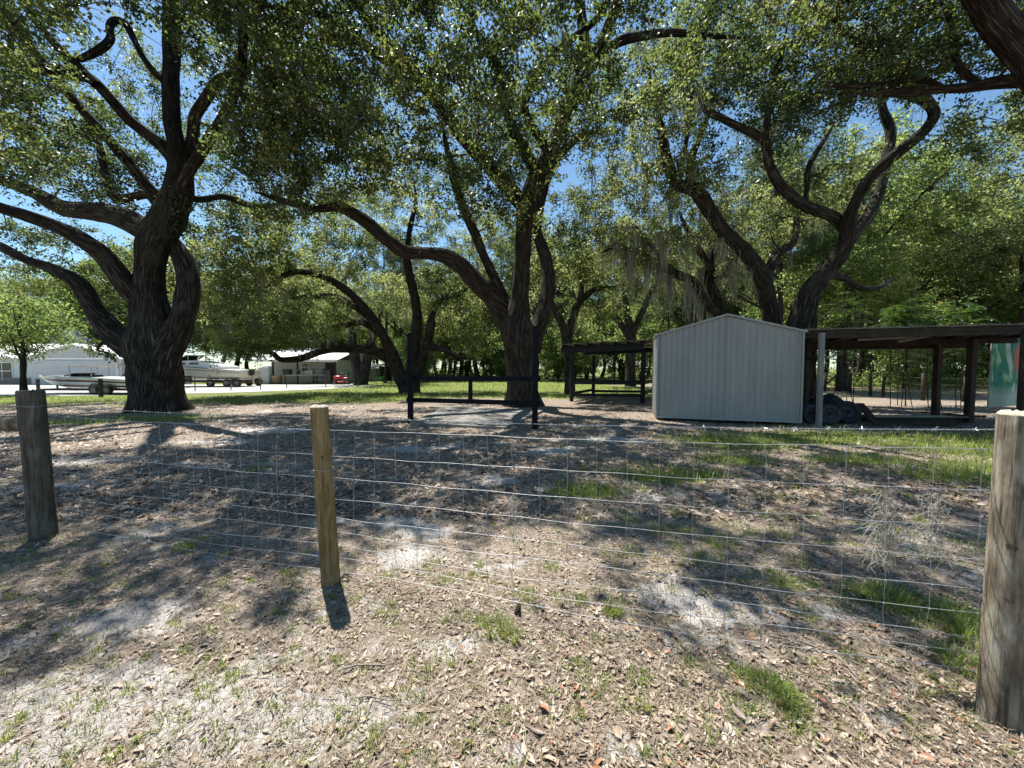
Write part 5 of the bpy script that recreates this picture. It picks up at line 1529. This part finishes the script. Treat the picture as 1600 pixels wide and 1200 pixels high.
# ------------------------------------------------------------------ white house at left
YH = 33.6
hx = lambda px, Y=YH: at(px, 575, Y).x
x0, x1 = hx(48), hx(190)
W_ = x1 - x0
hs = empty('white_house', (x0, YH, 0), 'white sided house with a front gable over a wide garage door', 'house')
EZ, PZ = 2.35, 3.55
MB().poly([(0, 0, 0), (W_, 0, 0), (W_, 0, EZ), (W_ / 2, 0, PZ), (0, 0, EZ)], (0, 7, 0)).build('wall', M['siding_white'], hs)
m_ = MB()
for k in range(6):
    z = EZ + 0.02 + k * 0.18
    hwid = W_ / 2 * (1 - max(0, (z + .17 - EZ)) / (PZ - EZ)) - .1
    if hwid > .2: m_.box((W_ / 2, -.018, z + .09), (2 * hwid, .03, .165), Matrix.Rotation(R(4), 3, 'X'))
so_ = m_.build('siding', M['siding_white'], hs); so_['kind'] = 'stuff'
for s in (-1, 1):
    e = Vector((W_ / 2 + s * (W_ / 2 + .35), 0, EZ - .12)); r_ = Vector((W_ / 2, 0, PZ + .05))
    MB().poly([e + Vector((0, -.35, 0)), r_ + Vector((0, -.35, 0)), r_ + Vector((0, 7.3, 0)), e + Vector((0, 7.3, 0))], (0, 0, .10)).build('roof', M['roof_white'], hs)
MB().box((W_ / 2, -.03, EZ + .0), (W_ + .04, .06, .12)).build('fascia', M['white_paint'], hs)
gd = MB().box((W_ * .5, -.02, 1.08), (W_ * .72, .05, 2.16)).build('garage_door', M['siding_white'], hs)
for k in range(4):
    MB().box((W_ * .5, -.05, .30 + k * .54), (W_ * .70, .02, .48), bevel=.008).build('door_panel', M['siding_white'], gd)
MB().box((W_ - .3, -.05, 1.1), (.16, .08, 2.2)).build('porch_post', M['white_paint'], hs)
# left wing with window
xl = hx(-90) - x0; xr = -0.02
MB().box(((xl + xr) / 2, 3.5, 1.2), (xr - xl, 6, 2.4)).build('wing_wall', M['siding_green'], hs)
MB().poly([(xl - .4, -.1, 2.32), (xr, -.1, 2.32), (xr, 3.6, 3.8), (xl - .4, 3.6, 3.8)], (0, 0, .1)).build('wing_roof', M['roof_white'], hs)
MB().box(((xl + xr) / 2, .47, .3), (xr - xl, .1, .6)).build('stone_base', M['concrete'], hs)
wx0, wx1 = hx(-4, 34) - x0, hx(17, 34) - x0
wz0, wz1 = at(0, 594, 34).z, at(0, 567, 34).z
wf_ = MB().box(((wx0 + wx1) / 2, .47, (wz0 + wz1) / 2), (wx1 - wx0 + .14, .06, wz1 - wz0 + .14)).build('window', M['white_paint'], hs)
MB().box(((wx0 + wx1) / 2, .435, (wz0 + wz1) / 2), (wx1 - wx0, .02, wz1 - wz0)).build('pane', M['dark_glass'], wf_)
MB().box(((wx0 + wx1) / 2, .42, (wz0 + wz1) / 2 + .05), (wx1 - wx0, .02, .06)).build('muntin', M['white_paint'], wf_)
MB().box((wx0 + (wx1 - wx0) * .3, .42, (wz0 + wz1) / 2), (.05, .016, wz1 - wz0)).build('muntin', M['white_paint'], wf_)
# taller white gable rising behind
g0, g1 = hx(80, 41) - x0, hx(126, 41) - x0
gm = (g0 + g1) / 2
MB().poly([(g0, 7.4, 0), (g1, 7.4, 0), (g1, 7.4, 4.75), (gm, 7.4, 5.6), (g0, 7.4, 4.75)], (0, 5, 0)).build('rear_gable', M['siding_white'], hs)
for s in (-1, 1):
    e = Vector((gm + s * ((g1 - g0) / 2 + .3), 7.1, 4.63)); r_ = Vector((gm, 7.1, 5.66))
    MB().poly([e, r_, r_ + Vector((0, 5.5, 0)), e + Vector((0, 5.5, 0))], (0, 0, .09)).build('rear_roof', M['roof_white'], hs)
MB().box((gm, 7.38, 4.7), (.7, .04, .6)).build('gable_vent', M['steel'], hs)

# ------------------------------------------------------------------ workshop with a white metal roof
YW = 37.0
wxx = lambda px, Y=YW: at(px, 575, Y).x
X0, X1 = wxx(424), wxx(530)
wk = empty('workshop', (X0, YW, 0), 'low cream workshop with a white metal roof and an open porch full of clutter', 'workshop')
Ww = X1 - X0
MB().box((Ww / 2, 3.0, 1.15), (Ww, 6, 2.3)).build('wall', M['siding_cream'], wk)
MB().poly([(-.9, -2.2, 2.25), (Ww + 1.0, -2.2, 2.25), (Ww + 1.0, 3.0, 3.55), (-.9, 3.0, 3.55)], (0, 0, .06)).build('porch_roof', M['roof_white'], wk)
MB().poly([(-.9, 6.6, 2.3), (Ww + 1.0, 6.6, 2.3), (Ww + 1.0, 3.0, 3.55), (-.9, 3.0, 3.55)], (0, 0, .06)).build('back_roof', M['roof_white'], wk)
MB().box((Ww / 2, -2.1, 2.17), (Ww + 1.6, .08, .14)).build('porch_beam', M['white_paint'], wk)
for xx in (Ww * .22, Ww * .56, Ww + .6):
    MB().box((xx, -2.05, 1.05), (.11, .11, 2.1)).build('porch_post', M['old_wood'], wk)
wn = MB().box((Ww * .5, -.03, 1.55), (.75, .06, .85)).build('window', M['white_paint'], wk)
MB().box((Ww * .5, -.065, 1.55), (.62, .02, .72)).build('pane', M['dark_glass'], wn)
MB().box((Ww * .5, -.08, 1.55), (.62, .02, .04)).build('muntin', M['white_paint'], wn)
MB().box((Ww * .87, -.03, 1.0), (.95, .06, 2.0)).build('door', M['black_metal'], wk)
# yard things in front of it
def yard(px, py, Y): 
    p = at(px, py, Y); p.z = 0; return p
p = yard(412, 600, 34.5)
lk = empty('storage_locker', p, 'narrow white storage locker left of the workshop porch', 'locker')
MB().poly([(-.45, 0, 0), (.45, 0, 0), (.45, 0, 1.55), (.2, 0, 1.68), (-.45, 0, 1.5)], (0, .7, 0)).build('body', M['white_paint'], lk)
MB().box((.05, -.02, .76), (.7, .03, 1.4)).build('door', M['siding_white'], lk)
p = yard(433, 600, 34.8)
tub = empty('planter_tub', p, 'round tan planter tub beside the white locker', 'planter')
MB().lathe([(0, 0), (.34, 0), (.42, .70), (.45, .70), (.45, .78), (.38, .78), (.36, .66), (0, .66)]).build('pot', M['terracotta'], tub, True)
MB().lathe([(0, .70), (.365, .70), (.36, .62)]).build('soil', M['old_wood'], tub)
p = yard(468, 600, 34.6)
tbb = empty('work_table', p, 'long work table on the workshop porch covered in dark clutter', 'table')
MB().box((0, 0, .86), (3.2, .7, .06)).build('table_top', M['grey_wood'], tbb)
for sx in (-1.5, 1.5):
    for sy in (-.28, .28): MB().box((sx, sy, .42), (.08, .08, .84)).build('leg', M['old_wood'], tbb)
MB().box((0, .1, .3), (2.9, .5, .05)).build('shelf', M['old_wood'], tbb)
rngc = random.Random(4)
clutter = [('crate', 'dark crate on the left end of the porch work table', -1.1, .6, .5), ('bucket', 'dark bucket in the middle of the porch work table', -.1, .36, .42), ('crate', 'grey crate on the right end of the porch work table', 1.0, .7, .38)]
for i, (nm, lab, dx, wd, ht) in enumerate(clutter):
    q = p + Vector((dx, 0, .892))
    if nm == 'bucket':
        o = MB().lathe([(0, 0), (wd * .38, 0), (wd * .5, ht), (wd * .46, ht), (wd * .35, .03), (0, .03)]).build(nm, M['black_metal'], None, True, loc=q)
    else:
        m_ = MB()
        for s in (-1, 1):
            m_.box((0, s * .22, ht / 2), (wd, .03, ht)); m_.box((s * (wd / 2 - .015), 0, ht / 2), (.03, .41, ht))
        m_.box((0, 0, .015), (wd - .07, .40, .03))
        o = m_.build(nm, M['black_metal' if i == 0 else 'grey_wood'], loc=q)
    tag(o, lab, nm)
for i, (px, lab) in enumerate([(498, 'tall dark shelf rack at the right of the porch work table'), (512, 'dark tool cupboard beside the red ride-on mower')]):
    p = yard(px, 600, 35.2)
    rk = empty('shelf_rack' if i == 0 else 'tool_cupboard', p, lab, 'shelf' if i == 0 else 'cupboard')
    if i == 0:
        for sx in (-.5, .5):
            for sy in (-.2, .2): MB().box((sx, sy, .75), (.05, .05, 1.5)).build('upright', M['black_metal'], rk)
        for z in (.2, .6, 1.0, 1.4): MB().box((0, 0, z), (.95, .44, .03)).build('shelf', M['black_metal'], rk)
    else:
        MB().box((0, 0, .65), (.8, .5, 1.3), bevel=.02).build('body', M['black_metal'], rk)
        for s in (-1, 1): MB().box((s * .2, -.26, .65), (.37, .03, 1.2)).build('door', M['car_dark'], rk)
p = yard(535, 600, 34.0)
mw = empty('ride_on_mower', p, 'red ride-on mower parked at the right end of the workshop', 'mower', rz=R(200))
MB().box((.35, 0, .62), (.75, .5, .36), bevel=.1).build('bonnet', M['red_paint'], mw, True)
MB().box((-.30, 0, .52), (.7, .75, .25), bevel=.08).build('rear_body', M['red_paint'], mw, True)
MB().box((-.32, 0, .75), (.4, .45, .1), bevel=.03).build('seat', M['black_metal'], mw)
MB().box((-.5, 0, .95), (.1, .45, .4), bevel=.03).build('backrest', M['black_metal'], mw)
MB().box((.02, 0, .24), (.8, 1.05, .14), bevel=.05).build('cutting_deck', M['red_paint'], mw)
MB().tube([(.10, 0, .7), (.0, 0, .9), (-.06, 0, 1.02)], .02, 6).build('steering_column', M['black_metal'], mw)
MB().lathe([(.15, 0), (.17, .02), (.19, 0), (.17, -.02), (.15, 0)], (-.06, 0, 1.03), 16, (-.4, 0, 1)).build('steering_wheel', M['black_metal'], mw)
for (xx, r_) in ((.62, .19), (-.45, .27)):
    for s in (-1, 1): wheel(mw, (xx, s * .42, r_), r_, .2)
p = yard(592, 600, 36.0)
gm_ = empty('wheelbarrow', p, 'green wheelbarrow left of the small grey tin shed', 'wheelbarrow')
MB().poly([(-.55, -.3, .62), (.5, -.3, .70), (.30, -.22, .34), (-.30, -.22, .34)], (0, .6, 0)).build('tray', M['green_paint'], gm_)
for s in (-1, 1):
    MB().tube([(-1.1, s * .3, .62), (-.3, s * .24, .33), (.62, s * .06, .2)], .02, 6).build('handle', M['old_wood'], gm_)
    MB().tube([(-.35, s * .24, .33), (-.38, s * .24, .15), (-.4, s * .24, 0)], .018, 6).build('leg', M['black_metal'], gm_)
wheel(gm_, (.62, 0, .19), .19, .09)
p = yard(593, 600, 42.0)
ts = empty('tin_shed', p, 'small grey tin shed with a dark open side far behind the leaning oak', 'shed')
MB().box((2.15, 1, .85), (1.5, 2, 1.7)).build('wall', M['siding_white'], ts)
MB().box((0.65, 1.9, .85), (1.5, .1, 1.7)).build('back_wall', M['black_metal'], ts)
MB().box((.0, 1, .85), (.1, 1.9, 1.7)).build('side_wall', M['grey_wood'], ts)
MB().poly([(-.2, -.2, 1.72), (3.1, -.2, 1.72), (3.1, 2.2, 1.92), (-.2, 2.2, 1.92)], (0, 0, .05)).build('roof', M['roof_rust'], ts)
p = yard(548, 600, 43.0)
ls = empty('low_shed', p, 'low white-roofed shed behind the dark double-stemmed oak', 'shed')
MB().box((1.5, 1, .7), (3.0, 2, 1.4)).build('wall', M['siding_cream'], ls)
MB().poly([(-.2, -.3, 1.42), (3.3, -.3, 1.42), (3.3, 2.2, 1.95), (-.2, 2.2, 1.95)], (0, 0, .05)).build('roof', M['roof_white'], ls)

# boundary fence of thin posts on the left
bp_ = [gp(x, y) for x, y in ((-60, 613), (60, 612), (158, 621), (305, 611), (361, 610), (407, 609), (448, 607), (509, 605), (560, 604))]
bf = empty('boundary_fence', bp_[1], 'thin post and wire boundary fence in front of the boats', 'fence')
bo = bf.location.copy()
for k, p in enumerate(bp_):
    wood = k in (1, 2)
    h = at(800, {1: 592, 2: 592}.get(k, 589), p.y).z
    MB().box(p - bo + Vector((0, 0, h / 2 - .1)), ((.12, .12, h + .2) if wood else (.05, .04, h + .2))).build('post', M['old_wood' if wood else 'rust_post'], bf)
for z in (.25, .55, .85):
    MB().tube([p - bo + Vector((0, -.04, z)) for p in bp_], .006, 4).build('wire', M['rust_post'], bf)
MB().bar(bp_[6] - bo + Vector((0, 0, .95)), bp_[7] - bo + Vector((0, 0, .95)), .05, .05).build('top_rail', M['grey_wood'], bf)

# ------------------------------------------------------------------ leaf litter, straw, twigs and grass
rng = np.random.default_rng(44)
def sample_ground(n, y0, y1, p=1.0, margin=80):
    u = rng.uniform(0, 1, n)
    y = y0 * (y1 / y0) ** (u ** p)
    k = rng.uniform(-margin, 1600 + margin, n)
    return (k - 800) / F * y, y
def flat_leaves(x, y, L, W, lift, tilt, hexa):
    n = len(x)
    z = ground_z(x, y)
    yaw = rng.uniform(0, 2 * np.pi, n)
    up = unit(np.stack([rng.normal(0, tilt, n), rng.normal(0, tilt, n), np.ones(n)], 1))
    a = np.stack([np.cos(yaw), np.sin(yaw), np.zeros(n)], 1)
    a = unit(a - up * (a * up).sum(1, keepdims=True))
    s = np.cross(up, a)
    sz = np.clip(np.exp(rng.normal(0, 0.42, n)), 0.35, 2.4)
    l = (L * sz)[:, None]; wd = (W * sz * rng.uniform(0.55, 1.4, n))[:, None]
    c = np.stack([x, y, z + lift * rng.uniform(0.15, 1.0, n)], 1)
    curl = rng.normal(0.05, 0.16, n)[:, None]; fold = rng.uniform(-0.05, 0.4, n)[:, None]
    if hexa:
        V = np.stack([c - a * l / 2 + up * l * curl, c - a * l * .16 + s * wd / 2 + up * wd * fold, c + a * l * .2 + s * wd * .46 + up * wd * fold, c + a * l / 2 + up * l * curl,
                      c + a * l * .2 - s * wd * .46 + up * wd * fold, c - a * l * .16 - s * wd / 2 + up * wd * fold, c - a * l * .12, c + a * l * .2], 1).reshape(-1, 3)
        i = np.arange(n)[:, None, None] * 8
        q = np.array([[6, 7, 2, 1], [6, 5, 4, 7]]); t = np.array([[0, 6, 1], [0, 5, 6], [7, 3, 2], [7, 4, 3]])
        return V, (i + q[None]).reshape(-1, 4), (i + t[None]).reshape(-1, 3), 8
    V = np.stack([c - a * l / 2 + up * l * curl, c + s * wd / 2 + up * wd * fold, c + a * l / 2 + up * l * curl, c - s * wd / 2 + up * wd * fold], 1).reshape(-1, 3)
    return V, (np.arange(n)[:, None] * 4 + np.arange(4)[None]), None, 4
def litter_keep(x, y, hard=0.9):
    s = sand_mask(x, y); c = fbm2(x, y, 1.3, 61, 3)
    p = np.clip(1.05 - hard * s * 1.15, 0.04, 1) * np.clip(0.35 + 1.3 * (c - 0.25), 0.25, 1)
    p *= np.where((x > 2.3) & (y < 2.3), 1.3, 1)
    return rng.uniform(0, 1, len(x)) < p
x, y = sample_ground(54000, 0.85, 4.4, 0.85)
m_ = litter_keep(x, y); x, y = x[m_], y[m_]
V, Qd, Tr, k = flat_leaves(x, y, 0.0255, 0.0088, 0.009, 0.25, True)
tn = np.clip(rng.beta(2.3, 1.8, len(x)), 0, 0.92); tn = np.where(rng.uniform(0, 1, len(x)) < 0.016, 1.0, tn)
o = tag(link('leaf_litter', np_mesh('leaf_litter', V, Qd, Tr, attrs={'tint': np.repeat(tn, k)}), M['litter']), 'dry brown oak leaves strewn thickly over the sandy foreground', kind='stuff')
o['category'] = 'leaf litter'
# larger fresh-fallen leaves near the right-hand post
n = 700
kk = rng.uniform(820, 1640, n); pj = rng.uniform(930, 1240, n)
dd = EYE * F / (pj - 575); x = (kk - 800) / F * dd; y = dd
V, Qd, Tr, k = flat_leaves(x, y, 0.034, 0.0125, 0.018, 0.35, True)
tn = np.where(rng.uniform(0, 1, n) < 0.14, 1.0, np.clip(rng.beta(2.2, 2.2, n), 0, 0.9))
o = tag(link('large_dead_leaves', np_mesh('large_dead_leaves', V, Qd, Tr, attrs={'tint': np.repeat(tn, k)}), M['litter']), 'larger curled brown leaves scattered in front of the right post', kind='stuff')
o['category'] = 'leaf litter'
x, y = sample_ground(120000, 3.6, 15, 0.9)
m_ = litter_keep(x, y) & (rng.uniform(0, 1, len(x)) < 1 - 0.65 * turf_mask(x, y)); x, y = x[m_], y[m_]
V, Qd, Tr, k = flat_leaves(x, y, 0.047, 0.019, 0.014, 0.36, False)
tn = np.clip(rng.beta(2.2, 1.9, len(x)), 0, 0.92); tn = np.where(rng.uniform(0, 1, len(x)) < 0.015, 1.0, tn)
o = tag(link('leaf_litter', np_mesh('leaf_litter', V, Qd, Tr, attrs={'tint': np.repeat(tn, k)}), M['litter']), 'dry brown oak leaves strewn under the oaks beyond the field fence', kind='stuff')
o['category'] = 'leaf litter'

def blades(x, y, h, wd, lean, tint, z0=None, clumpdir=None):
    n = len(x)
    z = ground_z(x, y) if z0 is None else z0
    b = np.stack([x, y, z - 0.004], 1)
    yaw = rng.uniform(0, 2 * np.pi, n)
    d = np.stack([np.cos(yaw), np.sin(yaw), np.zeros(n)], 1)
    if clumpdir is not None: d = unit(d * 0.5 + clumpdir)
    s = np.stack([-d[:, 1], d[:, 0], np.zeros(n)], 1)
    h = h[:, None]; ln = (lean * rng.uniform(0.3, 1.5, n))[:, None]; wd = wd * rng.uniform(0.7, 1.3, (n, 1))
    up = np.array([0, 0, 1.0])
    mid = b + up * h * 0.6 + d * h * ln * 0.35
    tip = b + up * h * (1 - 0.35 * np.clip(ln, 0, 1.4)) + d * h * ln
    V = np.stack([b - s * wd / 2, b + s * wd / 2, mid + s * wd * .42, mid - s * wd * .42, tip], 1).reshape(-1, 3)
    i = np.arange(n)[:, None] * 5
    return V, i + np.array([0, 1, 2, 3]), i + np.array([3, 2, 4]), np.repeat(tint, 5)
# straw: dead grass stubble
x, y = sample_ground(90000, 0.85, 6.5, 0.9)
c = fbm2(x, y, 2.1, 71, 3)
m_ = rng.uniform(0, 1, len(x)) < np.clip((c - 0.3) * 2.4, 0.08, 1); x, y = x[m_], y[m_]
V, Qd, Tr, ta = blades(x, y, rng.uniform(0.010, 0.036, len(x)), 0.0028, 1.3, rng.uniform(0, 1, len(x)))
o = tag(link('dead_grass', np_mesh('dead_grass', V, Qd, Tr, attrs={'tint': ta}), M['straw']), 'short dead straw stubble standing in the sandy foreground', kind='stuff')
o['category'] = 'dead grass'
x, y = sample_ground(70000, 0.85, 6.0, 0.85)
V, Qd, Tr, k = flat_leaves(x, y, 0.042, 0.0022, 0.016, 0.22, False)
tn = np.clip(rng.beta(1.6, 1.8, len(x)), 0, 1)
o = tag(link('straw', np_mesh('straw', V, Qd, Tr, attrs={'tint': np.repeat(tn, k)}), M['straw']), 'fine dry straw and leaf scraps lying between the oak leaves', kind='stuff')
o['category'] = 'straw'
# live grass
gx_, gy_, gh_, gw_, gl_, gd_ = [], [], [], [], [], []
def tuft(px, py, r, n, h, lean=0.7, wd=0.0045):
    p = gp(px, py)
    rr = np.sqrt(rng.uniform(0, 1, n)) * r; a = rng.uniform(0, 2 * np.pi, n)
    dx, dy = rr * np.cos(a), rr * np.sin(a)
    gx_.append(p.x + dx); gy_.append(p.y + dy); gh_.append(h * rng.uniform(0.35, 1.15, n) * (1 - 0.4 * rr / r)); gw_.append(np.full(n, wd)); gl_.append(np.full(n, lean))
    gd_.append(np.stack([dx / r, dy / r, np.zeros(n)], 1))
for (px, py, r, n, h) in [(775, 988, .085, 200, .10), (750, 975, .05, 60, .08), (800, 1000, .05, 60, .09), (607, 955, .07, 70, .07), (460, 902, .09, 80, .08), (520, 930, .05, 30, .05), (672, 892, .12, 90, .07), (705, 905, .06, 60, .06),
                          (745, 905, .09, 80, .06), (800, 925, .07, 60, .06), (825, 932, .08, 110, .07), (870, 935, .06, 60, .06), (903, 942, .05, 90, .07), (957, 960, .05, 130, .10), (970, 940, .05, 50, .07),
                          (300, 850, .12, 110, .11), (285, 855, .08, 60, .09), (118, 850, .1, 50, .05), (165, 875, .12, 90, .05), (365, 1055, .04, 80, .06), (320, 1078, .04, 70, .05), (372, 1085, .05, 40, .04), (100, 1190, .04, 60, .05),
                          (1160, 1060, .07, 120, .08), (1205, 1080, .09, 260, .10), (1235, 1105, .07, 160, .09), (1250, 1150, .06, 90, .06), (1180, 1120, .05, 60, .05), (1000, 1062, .05, 90, .06), (905, 1050, .05, 80, .06), (935, 1075, .05, 60, .05), (985, 1100, .06, 90, .06),
                          (900, 1120, .03, 70, .05), (655, 1130, .03, 70, .045), (590, 1145, .03, 60, .045), (790, 1120, .04, 60, .04), (860, 1090, .04, 60, .04),
                          (1385, 935, .16, 300, .14), (1330, 925, .12, 120, .10), (1420, 950, .12, 120, .10), (1490, 965, .12, 260, .15), (1520, 1000, .10, 240, .14), (1500, 1040, .10, 220, .12), (1440, 975, .08, 90, .09),
                          (1215, 905, .12, 130, .09), (1250, 880, .12, 120, .09), (1170, 910, .08, 60, .06), (1260, 960, .06, 60, .1), (1300, 945, .08, 60, .06), (858, 888, .08, 80, .06), (940, 768, .16, 100, .12), (1210, 775, .2, 140, .12), (1345, 770, .2, 120, .12), (1060, 760, .2, 120, .11), (400, 735, .2, 90, .15),
                          (1075, 1040, .05, 60, .06), (1100, 1120, .03, 40, .04), (1330, 1150, .05, 60, .05), (1440, 1150, .05, 50, .05), (440, 950, .05, 40, .05), (555, 940, .04, 40, .05), (40, 870, .15, 100, .07), (60, 840, .2, 120, .08), (220, 905, .1, 60, .05), (350, 910, .06, 60, .05), (1560, 1010, .06, 60, .1)]:
    tuft(px, py, r, n, h)
for q in range(1300):     # small scattered sprouts
    yy_ = 0.95 * (7.0 / 0.95) ** rng.uniform(0, 1); kk = rng.uniform(0, 1600)
    if fbm2(np.array([(kk - 800) / F * yy_]), np.array([yy_]), .8, 91, 3)[0] < 0.46 - 0.06 * (kk > 900): continue
    p_ = at(kk, 600, yy_); pj = 575 + F * EYE / yy_
    tuft(kk, pj, rng.uniform(.015, .055), int(rng.integers(6, 30)), rng.uniform(.025, .065))
for q in range(320):     # thin tufts spreading from the shed towards the fence
    kk, pj = rng.uniform(860, 1580), 690 + 190 * rng.uniform(0, 1) ** 1.4
    if fbm2(np.array([kk * .01]), np.array([pj * .03]), .8, 95, 2)[0] < 0.42: continue
    tuft(kk, pj, rng.uniform(.05, .17), int(rng.integers(12, 46)), rng.uniform(.05, .13), 0.8, 0.0055)
x, y = sample_ground(150000, 3.0, 14, 0.75)
tm_ = turf_mask(x, y)
m_ = rng.uniform(0, 1, len(x)) < np.clip(tm_ * 2.2 - 0.25, 0, 1); x, y = x[m_], y[m_]
gx_.append(x); gy_.append(y); gh_.append(np.clip(rng.gamma(2.2, .045, len(x)), .02, .26) * (0.5 + fbm2(x, y, 2.5, 15, 2))); gw_.append(np.full(len(x), .007)); gl_.append(np.full(len(x), .7)); gd_.append(np.zeros((len(x), 3)))
x, y = sample_ground(105000, 14, 46, 0.8)
tm_ = turf_mask(x, y)
m_ = (rng.uniform(0, 1, len(x)) < np.clip(tm_ * 1.5 - 0.2, 0, 1)) & ~((y > 19.5) & (x < -13) & (y < 34)); x, y = x[m_], y[m_]
gx_.append(x); gy_.append(y); gh_.append(rng.uniform(.05, .17, len(x))); gw_.append(np.full(len(x), .02) * (y / 20)); gl_.append(np.full(len(x), .8)); gd_.append(np.zeros((len(x), 3)))
gx_, gy_, gh_, gw_, gl_ = [np.concatenate(a) for a in (gx_, gy_, gh_, gw_, gl_)]; gd_ = np.concatenate(gd_)
V, Qd, Tr, ta = blades(gx_, gy_, gh_, gw_[:, None], gl_, np.clip(rng.normal(.5, .24, len(gx_)), 0, 1), clumpdir=gd_)
o = tag(link('grass', np_mesh('grass', V, Qd, Tr, attrs={'tint': ta}), M['grass']), 'green grass tufts and sunlit turf growing through the leaf litter', kind='stuff')
o['category'] = 'grass'

# fallen sticks
for k, (ax, ay, bx, by, r_, lab) in enumerate([(535, 1050, 620, 1042, .005, 'pale forked stick lying on the litter below the middle post'), (560, 1098, 622, 1102, .004, 'thin dark stick lying on the litter at the bottom middle'),
                                               (800, 1040, 850, 1048, .004, 'thin white stick lying below the big grass tuft'), (395, 975, 415, 958, .006, 'short pale stick at the edge of the left shadow'),
                                               (1200, 990, 1330, 1030, .004, 'long thin stick under the bottom fence wire'), (1310, 1030, 1345, 1065, .005, 'crooked stick lying in the litter near the right post'), (355, 870, 395, 865, .007, 'short dark stick in the shade beside the left grass tuft'),
                                               (1215, 1015, 1250, 1000, .005, 'twisted twig poking up through the bottom fence wires')]):
    a = gp(ax, ay); b = gp(bx, by)
    for p in (a, b): p.z = float(ground_z(np.array([p.x]), np.array([p.y]))[0]) + 0.022
    d = b - a; sd_ = Vector((-d.y, d.x, 0)) * 0.06
    m_ = MB().tube([d * 0, d * .25 + sd_, d * .5 + sd_ * .3, d * .78 - sd_ * .6, d], [r_, r_ * .95, r_ * .85, r_ * .7, r_ * .4], 6)
    m_.tube([d * .5 + sd_ * .3, d * .62 + sd_ * 2.5 + Vector((0, 0, .006)), d * .7 + sd_ * 4.5 + Vector((0, 0, .01))], [r_ * .6, r_ * .5, r_ * .25], 5)
    tag(m_.build('stick', M['twig'], None, True, loc=a), lab, 'stick')
a = gp(808, 962)
tag(MB().tube([(0, 0, -.03), (.004, 0, .03), (.012, .004, .07)], [.022, .02, .012], 8).build('stump_chip', M['old_wood'], None, True, loc=a), 'small broken wood stub beside the big grass tuft', 'wood stub')
